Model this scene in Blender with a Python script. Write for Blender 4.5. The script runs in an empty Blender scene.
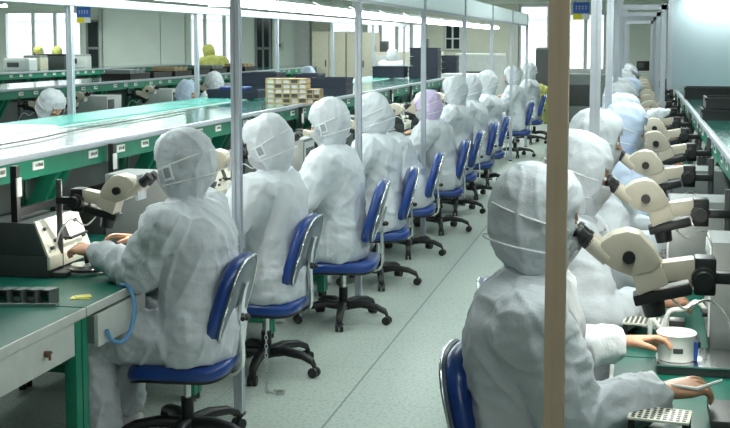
import bpy, bmesh, math, random
from mathutils import Vector, Matrix, noise
R = math.radians
PI = math.pi
random.seed(7)
C = bpy.context.scene.collection

# ------------------------------------------------------------------ materials
MATS = {}
def mat(name, col, rough=.5, metal=0., var=.06, vscale=12., bump=0., bscale=60., emis=None, estr=0., trans=0., alpha=1., coat=0., spec=.5, sheen=0.):
    m = bpy.data.materials.new(name); m.use_nodes = True
    nt = m.node_tree; b = nt.nodes['Principled BSDF']
    tc = nt.nodes.new('ShaderNodeTexCoord')
    nz = nt.nodes.new('ShaderNodeTexNoise'); nz.inputs['Scale'].default_value = vscale; nz.inputs['Detail'].default_value = 4
    nt.links.new(tc.outputs['Object'], nz.inputs['Vector'])
    rp = nt.nodes.new('ShaderNodeValToRGB')
    lo = [max(0, c * (1 - var)) for c in col]; hi = [min(1, c * (1 + var)) for c in col]
    rp.color_ramp.elements[0].position = .3; rp.color_ramp.elements[1].position = .7
    rp.color_ramp.elements[0].color = (*lo, 1); rp.color_ramp.elements[1].color = (*hi, 1)
    nt.links.new(nz.outputs['Fac'], rp.inputs['Fac']); nt.links.new(rp.outputs['Color'], b.inputs['Base Color'])
    b.inputs['Roughness'].default_value = rough; b.inputs['Metallic'].default_value = metal
    b.inputs['Specular IOR Level'].default_value = spec
    if coat: b.inputs['Coat Weight'].default_value = coat; b.inputs['Coat Roughness'].default_value = .12
    if sheen: b.inputs['Sheen Weight'].default_value = sheen
    if trans: b.inputs['Transmission Weight'].default_value = trans
    if alpha < 1: b.inputs['Alpha'].default_value = alpha
    if emis: b.inputs['Emission Color'].default_value = (*emis, 1); b.inputs['Emission Strength'].default_value = estr
    if bump:
        n2 = nt.nodes.new('ShaderNodeTexNoise'); n2.inputs['Scale'].default_value = bscale; n2.inputs['Detail'].default_value = 3
        nt.links.new(tc.outputs['Object'], n2.inputs['Vector'])
        bp = nt.nodes.new('ShaderNodeBump'); bp.inputs['Strength'].default_value = bump; bp.inputs['Distance'].default_value = .01
        nt.links.new(n2.outputs['Fac'], bp.inputs['Height']); nt.links.new(bp.outputs['Normal'], b.inputs['Normal'])
    MATS[name] = m
    return m
def crease(m, st=.35):
    nt = m.node_tree; b = nt.nodes['Principled BSDF']
    tc = nt.nodes.new('ShaderNodeTexCoord'); n = nt.nodes.new('ShaderNodeTexNoise'); n.inputs['Scale'].default_value = 5
    nt.links.new(tc.outputs['Object'], n.inputs['Vector'])
    mx = nt.nodes.new('ShaderNodeMix'); mx.data_type = 'RGBA'; mx.inputs['Factor'].default_value = .12
    nt.links.new(tc.outputs['Object'], mx.inputs['A']); nt.links.new(n.outputs['Color'], mx.inputs['B'])
    v = nt.nodes.new('ShaderNodeTexVoronoi'); v.feature = 'DISTANCE_TO_EDGE'; v.inputs['Scale'].default_value = 10
    nt.links.new(mx.outputs['Result'], v.inputs['Vector'])
    w = nt.nodes.new('ShaderNodeTexWave'); w.inputs['Scale'].default_value = 70; w.inputs['Distortion'].default_value = 0; w.bands_direction = 'Y'
    nt.links.new(tc.outputs['Object'], w.inputs['Vector'])
    ad = nt.nodes.new('ShaderNodeMath'); ad.operation = 'MULTIPLY_ADD'; ad.inputs[1].default_value = .008
    nt.links.new(w.outputs['Fac'], ad.inputs[0]); nt.links.new(v.outputs['Distance'], ad.inputs[2])
    bp = nt.nodes.new('ShaderNodeBump'); bp.inputs['Strength'].default_value = st; bp.inputs['Distance'].default_value = .02
    old = b.inputs['Normal'].links[0].from_socket if b.inputs['Normal'].is_linked else None
    if old: nt.links.new(old, bp.inputs['Normal'])
    nt.links.new(ad.outputs[0], bp.inputs['Height']); nt.links.new(bp.outputs['Normal'], b.inputs['Normal'])
suit = mat('suit_white', (.59, .62, .66), .7, var=.04, bump=.18, bscale=75)
suit_b = mat('suit_pale_blue', (.54, .63, .80), .7, var=.04, bump=.18, bscale=75)
suit_p = mat('suit_lilac', (.62, .52, .74), .7, var=.04, bump=.18, bscale=75)
suit_y = mat('suit_olive_yellow', (.34, .35, .09), .8, var=.12, bump=.4, bscale=26)
for q in (suit, suit_b, suit_p, suit_y): crease(q)
mask_m = mat('mask_cloth', (.80, .82, .85), .8, var=.03, bump=.2, bscale=40)
mesh_m = mat('ear_mesh', (.34, .35, .37), .8, var=.1, vscale=200)
strap_m = mat('strap', (.82, .83, .84), .7)
skin = mat('skin', (.52, .27, .17), .5, var=.08, vscale=25)
eyew = mat('eye_white', (.8, .78, .74), .3); eyed = mat('eye_dark', (.03, .02, .015), .25)
blue = mat('blue_vinyl', (.010, .050, .25), .33, var=.1, coat=.25)
navyv = mat('dark_blue_vinyl', (.012, .03, .12), .35, var=.1)
blk = mat('black_plastic', (.012, .013, .014), .42, var=.1)
shell = mat('backrest_shell', (.09, .115, .15), .32, var=.08)
chrome = mat('chrome', (.72, .74, .75), .18, 1.)
steel = mat('brushed_steel', (.55, .57, .58), .35, .9)
alu = mat('aluminium', (.47, .50, .55), .38, .45, var=.04)
alu_w = mat('aluminium_warm', (.58, .43, .31), .45, .15, var=.05)
green = mat('green_paint', (.012, .20, .12), .38, var=.1)
gmat = mat('green_mat', (.004, .105, .074), .42, var=.12, spec=.3)
wdeck = mat('white_sheet_with_glare', (.62, .66, .64), .12, var=.04, coat=.5)  # white shelf sheet with some glare put into its colour
deck = mat('shelf_deck', (.02, .20, .165), .10, var=.08, coat=.6)
teal = mat('teal_mat', (.05, .36, .31), .22, var=.06)
edge = mat('pale_edge', (.58, .60, .56), .4)
lam = mat('drawer_laminate', (.56, .58, .55), .5)
ivory = mat('ivory_paint', (.57, .51, .41), .38, var=.04)
ivory2 = mat('ivory_panel', (.78, .75, .64), .45, var=.04)
dgrey = mat('dark_grey_paint', (.055, .06, .06), .5, var=.1)
grey = mat('grey_paint', (.22, .25, .25), .5, var=.06)
grey2 = mat('mid_dark_grey', (.13, .145, .145), .5, var=.06)
lgrey = mat('light_grey_paint', (.50, .52, .52), .5)
beige = mat('beige_paint', (.50, .47, .38), .55, var=.04)
navy = mat('navy_crate', (.004, .007, .022), .5, var=.15)
tan = mat('tan_wood', (.46, .33, .17), .6, var=.12)
white = mat('white_plastic', (.80, .80, .78), .4)
brown = mat('brown_metal', (.16, .07, .04), .5)
yel = mat('yellow_paper', (.72, .66, .16), .7); yel2 = mat('yellow_sign', (.85, .72, .02), .5)
bluesign = mat('blue_sign', (.03, .12, .50), .5)
lblue = mat('pale_blue_cord', (.12, .33, .62), .45)
red = mat('red_paint', (.5, .03, .03), .5)
orange = mat('orange_cot', (.75, .22, .05), .5)
tube_m = mat('lamp_tube', (1, 1, 1), .4, emis=(.93, 1., .97), estr=14.)
film = bpy.data.materials.new('white_film'); film.use_nodes = True
def _film():
    nt = film.node_tree; b = nt.nodes['Principled BSDF']; b.inputs['Base Color'].default_value = (.85, .88, .90, 1); b.inputs['Roughness'].default_value = .5
    t = nt.nodes.new('ShaderNodeBsdfTranslucent'); t.inputs['Color'].default_value = (.88, .92, .94, 1)
    mx = nt.nodes.new('ShaderNodeMixShader'); mx.inputs['Fac'].default_value = .65
    nt.links.new(b.outputs[0], mx.inputs[1]); nt.links.new(t.outputs[0], mx.inputs[2]); nt.links.new(mx.outputs[0], nt.nodes['Material Output'].inputs[0])
_film()
diff_m = mat('lamp_diffuser', (1, 1, 1), .4, emis=(.90, 1., .96), estr=13.)
screen_m = mat('lit_screen', (.1, .3, .4), .3, emis=(.25, .7, .9), estr=1.2)
wall_m = mat('wall_paint', (.66, .71, .65), .75, var=.03, vscale=2)
wallp = mat('wall_panel', (.72, .77, .73), .6, var=.03, vscale=2)
wallb = mat('wall_beige', (.52, .53, .45), .7, var=.04, vscale=2)
part_m = mat('partition_board', (.35, .42, .46), .6, var=.02, vscale=3)
ceil_m = mat('ceiling_board', (.42, .46, .44), .8, var=.04, vscale=3)
frame_m = mat('window_frame', (.60, .62, .60), .5)
dwin = mat('dark_glass', (.015, .025, .03), .12)
bldg = mat('outdoor_building', (.82, .82, .84), .8, var=.05, vscale=1)
bldgw = mat('outdoor_window', (.58, .60, .64), .3)
ground_m = mat('outdoor_ground', (.45, .45, .43), .9)
bag_m = mat('clear_bag', (.75, .80, .84), .2, alpha=.55)
pink = mat('pink_paper', (.75, .35, .40), .7)
glass = bpy.data.materials.new('window_glass'); glass.use_nodes = True
def _glass():
    nt = glass.node_tree; nt.nodes.clear()
    o = nt.nodes.new('ShaderNodeOutputMaterial'); t = nt.nodes.new('ShaderNodeBsdfTransparent'); g = nt.nodes.new('ShaderNodeBsdfGlossy')
    g.inputs['Roughness'].default_value = .03; t.inputs['Color'].default_value = (.93, .96, .96, 1)
    mx = nt.nodes.new('ShaderNodeMixShader'); mx.inputs['Fac'].default_value = .07
    nt.links.new(t.outputs[0], mx.inputs[1]); nt.links.new(g.outputs[0], mx.inputs[2]); nt.links.new(mx.outputs[0], o.inputs[0])
_glass()
def floor_material():
    m = bpy.data.materials.new('vinyl_tile_floor'); m.use_nodes = True; nt = m.node_tree; b = nt.nodes['Principled BSDF']
    tc = nt.nodes.new('ShaderNodeTexCoord')
    mp = nt.nodes.new('ShaderNodeMapping'); mp.inputs['Location'].default_value = (1.325 + .0, -.005, 0)
    nt.links.new(tc.outputs['Object'], mp.inputs['Vector'])
    br = nt.nodes.new('ShaderNodeTexBrick'); br.offset = 0; br.squash = 1
    br.inputs['Scale'].default_value = 1; br.inputs['Brick Width'].default_value = .6; br.inputs['Row Height'].default_value = .6
    br.inputs['Mortar Size'].default_value = .0035; br.inputs['Mortar Smooth'].default_value = .3
    br.inputs['Color1'].default_value = (.55, .615, .565, 1); br.inputs['Color2'].default_value = (.575, .635, .585, 1); br.inputs['Mortar'].default_value = (.42, .485, .44, 1)
    nt.links.new(mp.outputs[0], br.inputs['Vector'])
    n1 = nt.nodes.new('ShaderNodeTexNoise'); n1.inputs['Scale'].default_value = 55; n1.inputs['Detail'].default_value = 3
    nt.links.new(tc.outputs['Object'], n1.inputs['Vector'])
    r1 = nt.nodes.new('ShaderNodeValToRGB'); r1.color_ramp.elements[0].position = .36; r1.color_ramp.elements[1].position = .52
    r1.color_ramp.elements[0].color = (.72, .76, .73, 1); r1.color_ramp.elements[1].color = (1, 1, 1, 1)
    nt.links.new(n1.outputs['Fac'], r1.inputs['Fac'])
    mx = nt.nodes.new('ShaderNodeMix'); mx.data_type = 'RGBA'; mx.blend_type = 'MULTIPLY'; mx.inputs['Factor'].default_value = 1
    nt.links.new(br.outputs['Color'], mx.inputs['A']); nt.links.new(r1.outputs['Color'], mx.inputs['B'])
    # one long dirty joint along the aisle
    sp = nt.nodes.new('ShaderNodeSeparateXYZ'); nt.links.new(mp.outputs[0], sp.inputs[0])
    ab = nt.nodes.new('ShaderNodeMath'); ab.operation = 'ABSOLUTE'; nt.links.new(sp.outputs['X'], ab.inputs[0])
    lt = nt.nodes.new('ShaderNodeMath'); lt.operation = 'LESS_THAN'; lt.inputs[1].default_value = .005; nt.links.new(ab.outputs[0], lt.inputs[0])
    m2 = nt.nodes.new('ShaderNodeMix'); m2.data_type = 'RGBA'; nt.links.new(lt.outputs[0], m2.inputs['Factor'])
    nt.links.new(mx.outputs['Result'], m2.inputs['A']); m2.inputs['B'].default_value = (.20, .235, .22, 1)
    nt.links.new(m2.outputs['Result'], b.inputs['Base Color'])
    b.inputs['Roughness'].default_value = .28; b.inputs['Specular IOR Level'].default_value = .45
    return m
floor_m = floor_material()

# ------------------------------------------------------------------ mesh helpers
def nb(): return bmesh.new()
def link(name, me, parent=None):
    o = bpy.data.objects.new(name, me); C.objects.link(o)
    if parent: o.parent = parent
    return o
def obj(name, bm, m, parent=None, smooth=35):
    me = bpy.data.meshes.new(name)
    bmesh.ops.recalc_face_normals(bm, faces=bm.faces[:])
    bm.to_mesh(me); bm.free()
    for x in (m if isinstance(m, (list, tuple)) else [m]): me.materials.append(x)
    if smooth:
        me.polygons.foreach_set('use_smooth', [True] * len(me.polygons))
        me.set_sharp_from_angle(angle=R(smooth))
    return link(name, me, parent)
def tag(o, label=None, cat=None, group=None, kind=None):
    if label: o['label'] = label
    if cat: o['category'] = cat
    if group: o['group'] = group
    if kind: o['kind'] = kind
    return o
def thing(name, label, cat, loc=(0, 0, 0), rz=0, group=None):
    o = bpy.data.objects.new(name, None); C.objects.link(o); o.location = loc; o.rotation_euler = (0, 0, rz)
    o.empty_display_size = .1
    return tag(o, label, cat, group)
def struct(name, bm, m, parent=None, smooth=None):
    o = obj(name, bm, m, parent, smooth)
    if not parent: o['kind'] = 'structure'
    return o
def copy_tree(o, parent=None):
    c = o.copy(); C.objects.link(c)
    if parent: c.parent = parent
    for ch in list(o.children): copy_tree(ch, c)
    return c
def dup(o, loc, rz, label, group=None):
    c = copy_tree(o); c.location = loc; c.rotation_euler = (0, 0, rz); c['label'] = label
    if group: c['group'] = group
    return c
def setmi(faces, mi):
    for f in faces: f.material_index = mi
def box(bm, c, s, rot=None, bev=0., mi=0, seg=2):
    g = bmesh.ops.create_cube(bm, size=1.)
    vs = g['verts']
    M = Matrix.Translation(c) @ (rot.to_4x4() if rot is not None else Matrix.Identity(4)) @ Matrix.Diagonal((*s, 1))
    bmesh.ops.transform(bm, matrix=M, verts=vs)
    fs = set(f for v in vs for f in v.link_faces)
    if bev:
        es = list(set(e for v in vs for e in v.link_edges))
        r = bmesh.ops.bevel(bm, geom=es, offset=bev, segments=seg, affect='EDGES', profile=.6)
        fs = set(r['faces']) | set(f for f in fs if f.is_valid)
        vv = set(v for f in fs for v in f.verts)
        fs = set(f for v in vv for f in v.link_faces)
    setmi(fs, mi)
def bx(bm, x0, x1, y0, y1, z0, z1, bev=0., mi=0):
    box(bm, ((x0 + x1) / 2, (y0 + y1) / 2, (z0 + z1) / 2), (abs(x1 - x0), abs(y1 - y0), abs(z1 - z0)), None, bev, mi)
def loft(bm, rings, mi=0, cap=True, closed=True):
    R_ = [[bm.verts.new(p) for p in r] for r in rings]
    n = len(R_[0]); fs = []
    for a, b in zip(R_, R_[1:]):
        for i in range(n if closed else n - 1):
            j = (i + 1) % n
            fs.append(bm.faces.new((a[i], a[j], b[j], b[i])))
    if cap:
        fs.append(bm.faces.new(R_[0][::-1])); fs.append(bm.faces.new(R_[-1]))
    setmi(fs, mi)
    return R_
def ell(c, u, v, a, b, n=20, p=2.):
    c = Vector(c); u = Vector(u); v = Vector(v); out = []
    for i in range(n):
        t = 2 * PI * i / n; ct, st = math.cos(t), math.sin(t)
        out.append(c + u * (a * math.copysign(abs(ct) ** (2 / p), ct)) + v * (b * math.copysign(abs(st) ** (2 / p), st)))
    return out
def frames(pts):
    pts = [Vector(p) for p in pts]; T = []
    for i in range(len(pts)):
        T.append((pts[min(i + 1, len(pts) - 1)] - pts[max(i - 1, 0)]).normalized())
    n = T[0].orthogonal().normalized()
    if abs(T[0].z) < .9: n = T[0].cross(Vector((0, 0, 1))).normalized()
    out = []
    for t in T:
        n = (n - t * n.dot(t)).normalized(); out.append((n, t.cross(n)))
    return pts, T, out
def cr(pts, k=5):
    pts = [Vector(p) for p in pts]; out = []
    n = len(pts)
    for i in range(n - 1):
        a, b, c, d = pts[max(i - 1, 0)], pts[i], pts[i + 1], pts[min(i + 2, n - 1)]
        for j in range(k):
            t = j / k
            out.append(.5 * ((2 * b) + (c - a) * t + (2 * a - 5 * b + 4 * c - d) * t * t + (3 * b - a - 3 * c + d) * t ** 3))
    out.append(pts[-1]); return out
def tube(bm, pts, r, n=10, mi=0, smooth=0, cap=True):
    rr = r if isinstance(r, (list, tuple)) else [r] * len(pts)
    if smooth:
        q = [Vector((*p, x)) for p, x in zip(pts, rr)]
        p4 = []
        N = len(q)
        for i in range(N - 1):
            a, b, c, d = q[max(i - 1, 0)], q[i], q[i + 1], q[min(i + 2, N - 1)]
            for j in range(smooth):
                t = j / smooth
                p4.append(.5 * ((2 * b) + (c - a) * t + (2 * a - 5 * b + 4 * c - d) * t * t + (3 * b - a - 3 * c + d) * t ** 3))
        p4.append(q[-1])
        pts = [v.to_3d() for v in p4]; rr = [v.w for v in p4]
    pts, T, F = frames(pts)
    return loft(bm, [ell(p, u, v, x, x, n) for p, (u, v), x in zip(pts, F, rr)], mi, cap)
def limb(bm, pts, rr, n=14, smooth=5):
    q = [Vector(p) for p in pts]
    d0 = (q[0] - q[1]).normalized(); d1 = (q[-1] - q[-2]).normalized()
    pts = [q[0] + d0 * rr[0] * .6] + q + [q[-1] + d1 * rr[-1] * .3]
    rr = [rr[0] * .5] + list(rr) + [rr[-1] * .7]
    q = [Vector((*p, x)) for p, x in zip(pts, rr)]; p4 = []; N = len(q); smooth = max(smooth, 9)
    for i in range(N - 1):
        a, b, c, d = q[max(i - 1, 0)], q[i], q[i + 1], q[min(i + 2, N - 1)]
        for j in range(smooth):
            t = j / smooth
            p4.append(.5 * ((2 * b) + (c - a) * t + (2 * a - 5 * b + 4 * c - d) * t * t + (3 * b - a - 3 * c + d) * t ** 3))
    p4.append(q[-1])
    P3, T, F = frames([v.to_3d() for v in p4]); rings = []; s_ = 0; n = 26; o_ = q[1].to_3d() * 7
    for k, (p, (u, v), x) in enumerate(zip(P3, F, p4)):
        if k: s_ += (p - P3[k - 1]).length
        ring = []
        for i in range(n):
            a = 2 * PI * i / n; ca, sa = math.cos(a), math.sin(a)
            f = ridge(Vector((s_ * 15 + .9 * ca, ca * .9, sa * .9)) + o_) * .11 + ridge(Vector((s_ * 31 - sa, ca * 1.6, sa * 1.6)) + o_) * .045
            ring.append(p + (u * ca + v * sa) * (x.w * (1 + f)))
        rings.append(ring)
    loft(bm, rings)
def cyl(bm, a, b, r, n=16, mi=0, r2=None):
    tube(bm, [a, b], [r, r if r2 is None else r2], n, mi)
def prism(bm, prof, y0, y1, mi=0, bev=0.):
    a = [bm.verts.new((x, y0, z)) for x, z in prof]; b = [bm.verts.new((x, y1, z)) for x, z in prof]
    n = len(prof); fs = [bm.faces.new(a), bm.faces.new(b[::-1])]
    for i in range(n): fs.append(bm.faces.new((a[i], b[i], b[(i + 1) % n], a[(i + 1) % n])))
    if bev:
        es = list(set(e for f in fs for e in f.edges))
        r = bmesh.ops.bevel(bm, geom=es, offset=bev, segments=2, affect='EDGES', profile=.6)
        vv = set(v for f in r['faces'] for v in f.verts)
        fs = set(f for v in vv for f in v.link_faces)
    setmi(fs, mi)
def ball(bm, c, r, s=(1, 1, 1), mi=0, u=16, v=12, rot=None):
    g = bmesh.ops.create_uvsphere(bm, u_segments=u, v_segments=v, radius=r)
    M = Matrix.Translation(c) @ (rot.to_4x4() if rot is not None else Matrix.Identity(4)) @ Matrix.Diagonal((*s, 1))
    bmesh.ops.transform(bm, matrix=M, verts=g['verts'])
    setmi(set(f for q in g['verts'] for f in q.link_faces), mi)
def remesh(bm, voxel, smooth=4, fac=.5):
    me = bpy.data.meshes.new('tmp'); bmesh.ops.recalc_face_normals(bm, faces=bm.faces[:]); bm.to_mesh(me); bm.free()
    o = bpy.data.objects.new('tmp', me); C.objects.link(o)
    m = o.modifiers.new('r', 'REMESH'); m.mode = 'VOXEL'; m.voxel_size = voxel
    if smooth:
        s = o.modifiers.new('s', 'SMOOTH'); s.factor = fac; s.iterations = smooth
    dg = bpy.context.evaluated_depsgraph_get()
    out = bpy.data.meshes.new_from_object(o.evaluated_get(dg))
    bpy.data.objects.remove(o); bpy.data.meshes.remove(me)
    b = bmesh.new(); b.from_mesh(out); bpy.data.meshes.remove(out)
    b.normal_update()
    return b
def merge(dst, src, M=None, mi=None):
    me = bpy.data.meshes.new('tmp'); src.to_mesh(me)
    if M is not None: me.transform(M)
    n0 = len(dst.faces)
    dst.from_mesh(me); bpy.data.meshes.remove(me)
    dst.faces.ensure_lookup_table()
    if mi is not None:
        for f in dst.faces[n0:]: f.material_index = mi
def ridge(p):
    return 1 - 2.2 * abs(noise.noise(p))
def wrinkle(bm, amp, freq=7., seed=0., z0=None):
    off = Vector((seed * 3.1, seed * 1.7, seed * 5.3))
    mv = []
    for v in bm.verts:
        p = v.co
        w = Vector((noise.noise(p * 3 + off), noise.noise(p * 3 + off + Vector((9, 2, 4))), noise.noise(p * 3 + off + Vector((3, 8, 1))))) * .12
        q = p + w
        d = ridge(Vector((q.x * freq * .8 + q.z * freq * .5, q.y * freq * .55, q.z * freq * 1.25 - q.x * freq * .4)) + off) * .75
        d += ridge(Vector((q.x * freq * 2.0 - q.z * freq, q.y * freq * 1.6, q.z * freq * 2.3)) + off * 2) * .35
        dd = noise.voronoi(Vector((q.x * freq * 1.0 + q.z * freq * .35, q.y * freq * 1.0, q.z * freq * .36)) + off)[0]
        d += math.exp(-(dd[1] - dd[0]) * 6.5) * 1.25 - .3
        mv.append((v, v.normal * (d * amp)))
    for v, d in mv: v.co += d
    bm.normal_update()

# ------------------------------------------------------------------ people
_hands = {}
def hand_bm(curl):
    """right hand, wrist at origin, fingers along +x, back of the hand up, thumb towards +y"""
    if curl in _hands: return _hands[curl]
    bm = nb()
    secs = [(-.035, .024, .019), (0, .027, .018), (.03, .036, .017), (.06, .041, .015), (.085, .040, .012), (.095, .034, .009)]
    loft(bm, [ell((x, 0, 0), (0, 1, 0), (0, 0, 1), a, b, 16, 2.6) for x, a, b in secs])
    L = [(.030, .068), (.0105, .078), (-.0095, .072), (-.029, .056)]
    for k, (y, ln) in enumerate(L):
        pts = [Vector((.07, y * .92, 0))]; a = -.10; c = curl * (1 + .12 * k)
        pts.append(Vector((.092, y, .002)))
        for j, f in enumerate((.45, .31, .24)):
            a += c * (.55, .8, .6)[j]
            pts.append(pts[-1] + Vector((math.cos(a) * ln * f, y * .06, -math.sin(a) * ln * f)))
        tube(bm, pts, [.0095, .0098, .0092, .0084, .0058], 10, smooth=3)
    tp = [Vector((.012, .02, -.006)), Vector((.038, .042, -.014)), Vector((.066, .054, -.026)), Vector((.088, .050, -.036))]
    tube(bm, tp, [.015, .0125, .0108, .0075], 10, smooth=3)
    b = remesh(bm, .0042, 2, .4)
    _hands[curl] = b
    return b
def basis(x, z):
    x = Vector(x).normalized(); z = Vector(z); z = (z - x * x.dot(z)).normalized(); y = z.cross(x)
    return Matrix((x, y, z)).transposed()
def ik(S, W, a, b, pole):
    S = Vector(S); W = Vector(W); d = W - S; L = min(d.length, (a + b) * .995); d.normalize()
    W = S + d * L
    x = (a * a - b * b + L * L) / (2 * L); h = math.sqrt(max(0, a * a - x * x))
    p = Vector(pole); p = (p - d * p.dot(d)).normalized()
    return S + d * x + p * h, W
def build_person(root, crown=1.335, lean=0., hx=.0, yaw=0., pitch=20., roll=0., vents=False, wl=(.40, .12, .80), wr=(.38, -.16, .80), m=suit, hoodm=None,
                 voxel=.012, seed=1., curl=.75, standing=False, legs=True, pl=(-.25, .75, -.6), pr=(-.25, -.75, -.6), bulk=1., strap=True):
    """body, hood, mask and shoes of one clean-room worker; faces +x, seat centre over the origin"""
    bm = nb()
    zb = .40
    s = (crown - .40) / (1.335 - .40)
    lift = 0.
    if standing: zb = .86; lift = .46
    piv = Vector((-.02, 0, zb + .06))
    def B(p, w=1.):
        p = Vector(p); r = Matrix.Rotation(R(lean) * w, 3, 'Y')
        return piv + r @ (p - piv)
    def Z(z): return zb + (z - .40) * s
    T = [(.395, -.01, .135, .195, 0), (.43, -.01, .150, .212, 0), (.50, -.012, .152, .212, .2), (.58, -.014, .146, .202, .5), (.66, -.014, .140, .194, .8), (.76, -.010, .143, .196, 1), (.86, -.012, .148, .205, 1),
         (.94, -.012, .146, .212, 1), (.99, -.010, .128, .205, 1), (1.025, -.008, .105, .165, 1), (1.05, -.003, .076, .098, 1), (1.075, .002, .058, .066, 1), (1.14, .008, .050, .054, 1)]
    rings = []
    for z, x, a, b, w in T:
        rm = Matrix.Rotation(R(lean) * w, 3, 'Y')
        rings.append(ell(B((x + hx * max(0, (z - .6) / .5), 0, Z(z)), w), rm @ Vector((1, 0, 0)), (0, 1, 0), a * bulk, b * bulk, 44, 2.3))
    fine = []; rn = len(rings)
    for i in range(rn - 1):
        for j in range(4):
            t = j / 4
            a, b, c, d = rings[max(i - 1, 0)], rings[i], rings[i + 1], rings[min(i + 2, rn - 1)]
            fine.append([.5 * ((2 * B_) + (C_ - A_) * t + (2 * A_ - 5 * B_ + 4 * C_ - D_) * t * t + (3 * B_ - A_ - 3 * C_ + D_) * t ** 3) for A_, B_, C_, D_ in zip(a, b, c, d)])
    fine.append(rings[-1])
    for ring in fine:
        cc = sum(ring, Vector()) / len(ring)
        for i in range(len(ring)):
            d = ring[i] - cc; h = ring[i].z - zb; a = math.atan2(d.y, d.x)
            wgt = max(0, min(1, (.62 - h) / .1))
            low = math.exp(-((h - .17) / .10) ** 2)
            f = ridge(Vector((math.cos(a) * 2.2 + h * 2.5, math.sin(a) * 2.2, h * 2.2 + seed))) * .055 + low * ridge(Vector((math.cos(a) * 1.1, math.sin(a) * 1.1, h * 15 + seed))) * .05
            ring[i] = cc + d * (1 + f * wgt + low * .03)
    loft(bm, fine)
    wrists = []
    for sy, W, pole in ((1, wl, pl), (-1, wr, pr)):
        S = B((.0 + hx * .8, sy * .175, Z(.985)))
        E_, W_ = ik(S, W, .285, .255, pole)
        fd = (W_ - E_).normalized()
        mid1 = S.lerp(E_, .5); mid2 = E_.lerp(W_, .5)
        limb(bm, [S, mid1, E_ + (E_ - S.lerp(W_, .5)).normalized() * .012, mid2, W_ - fd * .02, W_], [.096, .087, .075, .061, .046, .035], 16, 5)
        wrists.append((sy, W_, fd))
    if legs:
        for sy in (1, -1):
            if standing:
                pts = [(0, sy * .10, .88), (.02, sy * .11, .68), (.03, sy * .11, .48), (.01, sy * .11, .28), (-.01, sy * .11, .10)]
                rr = [.115, .105, .085, .082, .075]
            else:
                pts = [(.0, sy * .10, .465), (.20, sy * .115, .485), (.40, sy * .125, .475), (.435, sy * .125, .40), (.41, sy * .125, .26), (.39, sy * .125, .10)]
                rr = [.105, .102, .090, .088, .084, .074]
            limb(bm, pts, rr, 16, 4)
    body = remesh(bm, voxel, 3)
    wrinkle(body, .0085, 8.5, seed)
    # hands (skin) rooted inside the cuffs
    for sy, W_, fd in wrists:
        dirv = (fd + Vector((.25, 0, -.05))).normalized()
        z = Vector((0, sy * .35, 1))
        M3 = basis(dirv, z)
        M = Matrix.Translation(W_ + fd * .012) @ M3.to_4x4()
        if sy < 0: pass
        else: M = M @ Matrix.Diagonal((1, -1, 1, 1))
        merge(body, hand_bm(curl), M, 1)
    # head
    HC = B((.012 + hx, 0, Z(1.182 + (.0 if not standing else 0))))
    HR = Matrix.Rotation(R(yaw), 3, 'Z') @ Matrix.Rotation(R(pitch), 3, 'Y') @ Matrix.Rotation(R(roll), 3, 'X')
    HM = Matrix.Translation(HC) @ HR.to_4x4()
    hb = nb()
    prof = [(-.125, .012, .045, .045), (-.11, .020, .062, .055), (-.07, .012, .082, .068), (-.02, .004, .094, .076), (.03, 0, .100, .080), (.08, -.004, .094, .076), (.115, -.006, .070, .058), (.135, -.006, .035, .03)]
    loft(hb, [ell((x, 0, z), (1, 0, 0), (0, 1, 0), a, b, 24, 2.1) for z, x, a, b in prof])
    tube(hb, [(.088, 0, .028), (.112, 0, -.012), (.104, 0, -.03)], [.008, .014, .010], 10, smooth=3)
    for sy in (1, -1): ball(hb, (.086, sy * .032, .043), .016, (.8, 1.5, .5))
    hb2 = remesh(hb, .008, 3)
    merge(body, hb2, HM, 1); hb2.free()
    for sy in (1, -1):
        e = nb(); ball(e, (.088, sy * .032, .022), .0125, (1, 1.2, .8), u=12, v=8); merge(body, e, HM, 2); e.free()
        e = nb(); ball(e, (.0955, sy * .032, .022), .0065, (1, 1, 1), u=10, v=8); merge(body, e, HM, 3); e.free()
    for f in body.faces: f.smooth = True
    me = bpy.data.meshes.new('body'); body.to_mesh(me); body.free()
    for q in (m, skin, eyew, eyed): me.materials.append(q)
    o = link('body', me, root)
    # hood
    hd = nb()
    H = [(.158, -.010, .030, .026), (.149, -.012, .066, .058), (.127, -.014, .094, .084), (.087, -.016, .113, .101), (.03, -.016, .122, .108), (-.03, -.012, .117, .104), (-.08, -.0, .100, .092), (-.115, .012, .078, .076), (-.13, .014, .06, .06)]
    loft(hd, [ell((x, 0, z), (1, 0, 0), (0, 1, 0), a, b, 32, 2.15) for z, x, a, b in H])
    hb = nb(); merge(hb, hd, HM); hd.free()
    # skirt of the hood down to the shoulders
    base = B((-.006 + hx * .9, 0, Z(1.0))); top = HM @ Vector((.006, 0, -.095))
    rmt = Matrix.Rotation(R(lean), 3, 'Y')
    rings = []
    for t, a, b in ((0, .116, .148), (.10, .104, .128), (.2, .090, .106), (.32, .078, .088), (.45, .069, .074), (.58, .063, .066), (.72, .062, .064), (1, .070, .070)):
        ring = ell(base.lerp(top, t), rmt @ Vector((1, 0, 0)), (0, 1, 0), a, b, 40, 2.1); cc = base.lerp(top, t)
        rings.append([cc + (p - cc) * (1 + .07 * ridge(Vector((math.cos(6.283 * i / 40) * 2.6, math.sin(6.283 * i / 40) * 2.6, t * 1.3 + seed)))) for i, p in enumerate(ring)])
    loft(hb, rings)
    hb = remesh(hb, voxel * .8, 3)
    wrinkle(hb, .0065, 10., seed + 2)
    inv = HM.inverted(); kill = []
    for f in hb.faces:
        q = inv @ f.calc_center_median()
        if q.x > .045 and -.075 < q.z < .062 and abs(q.y) < .066 - max(0, -q.z) * .15: kill.append(f)
    bmesh.ops.delete(hb, geom=kill, context='FACES')
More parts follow.
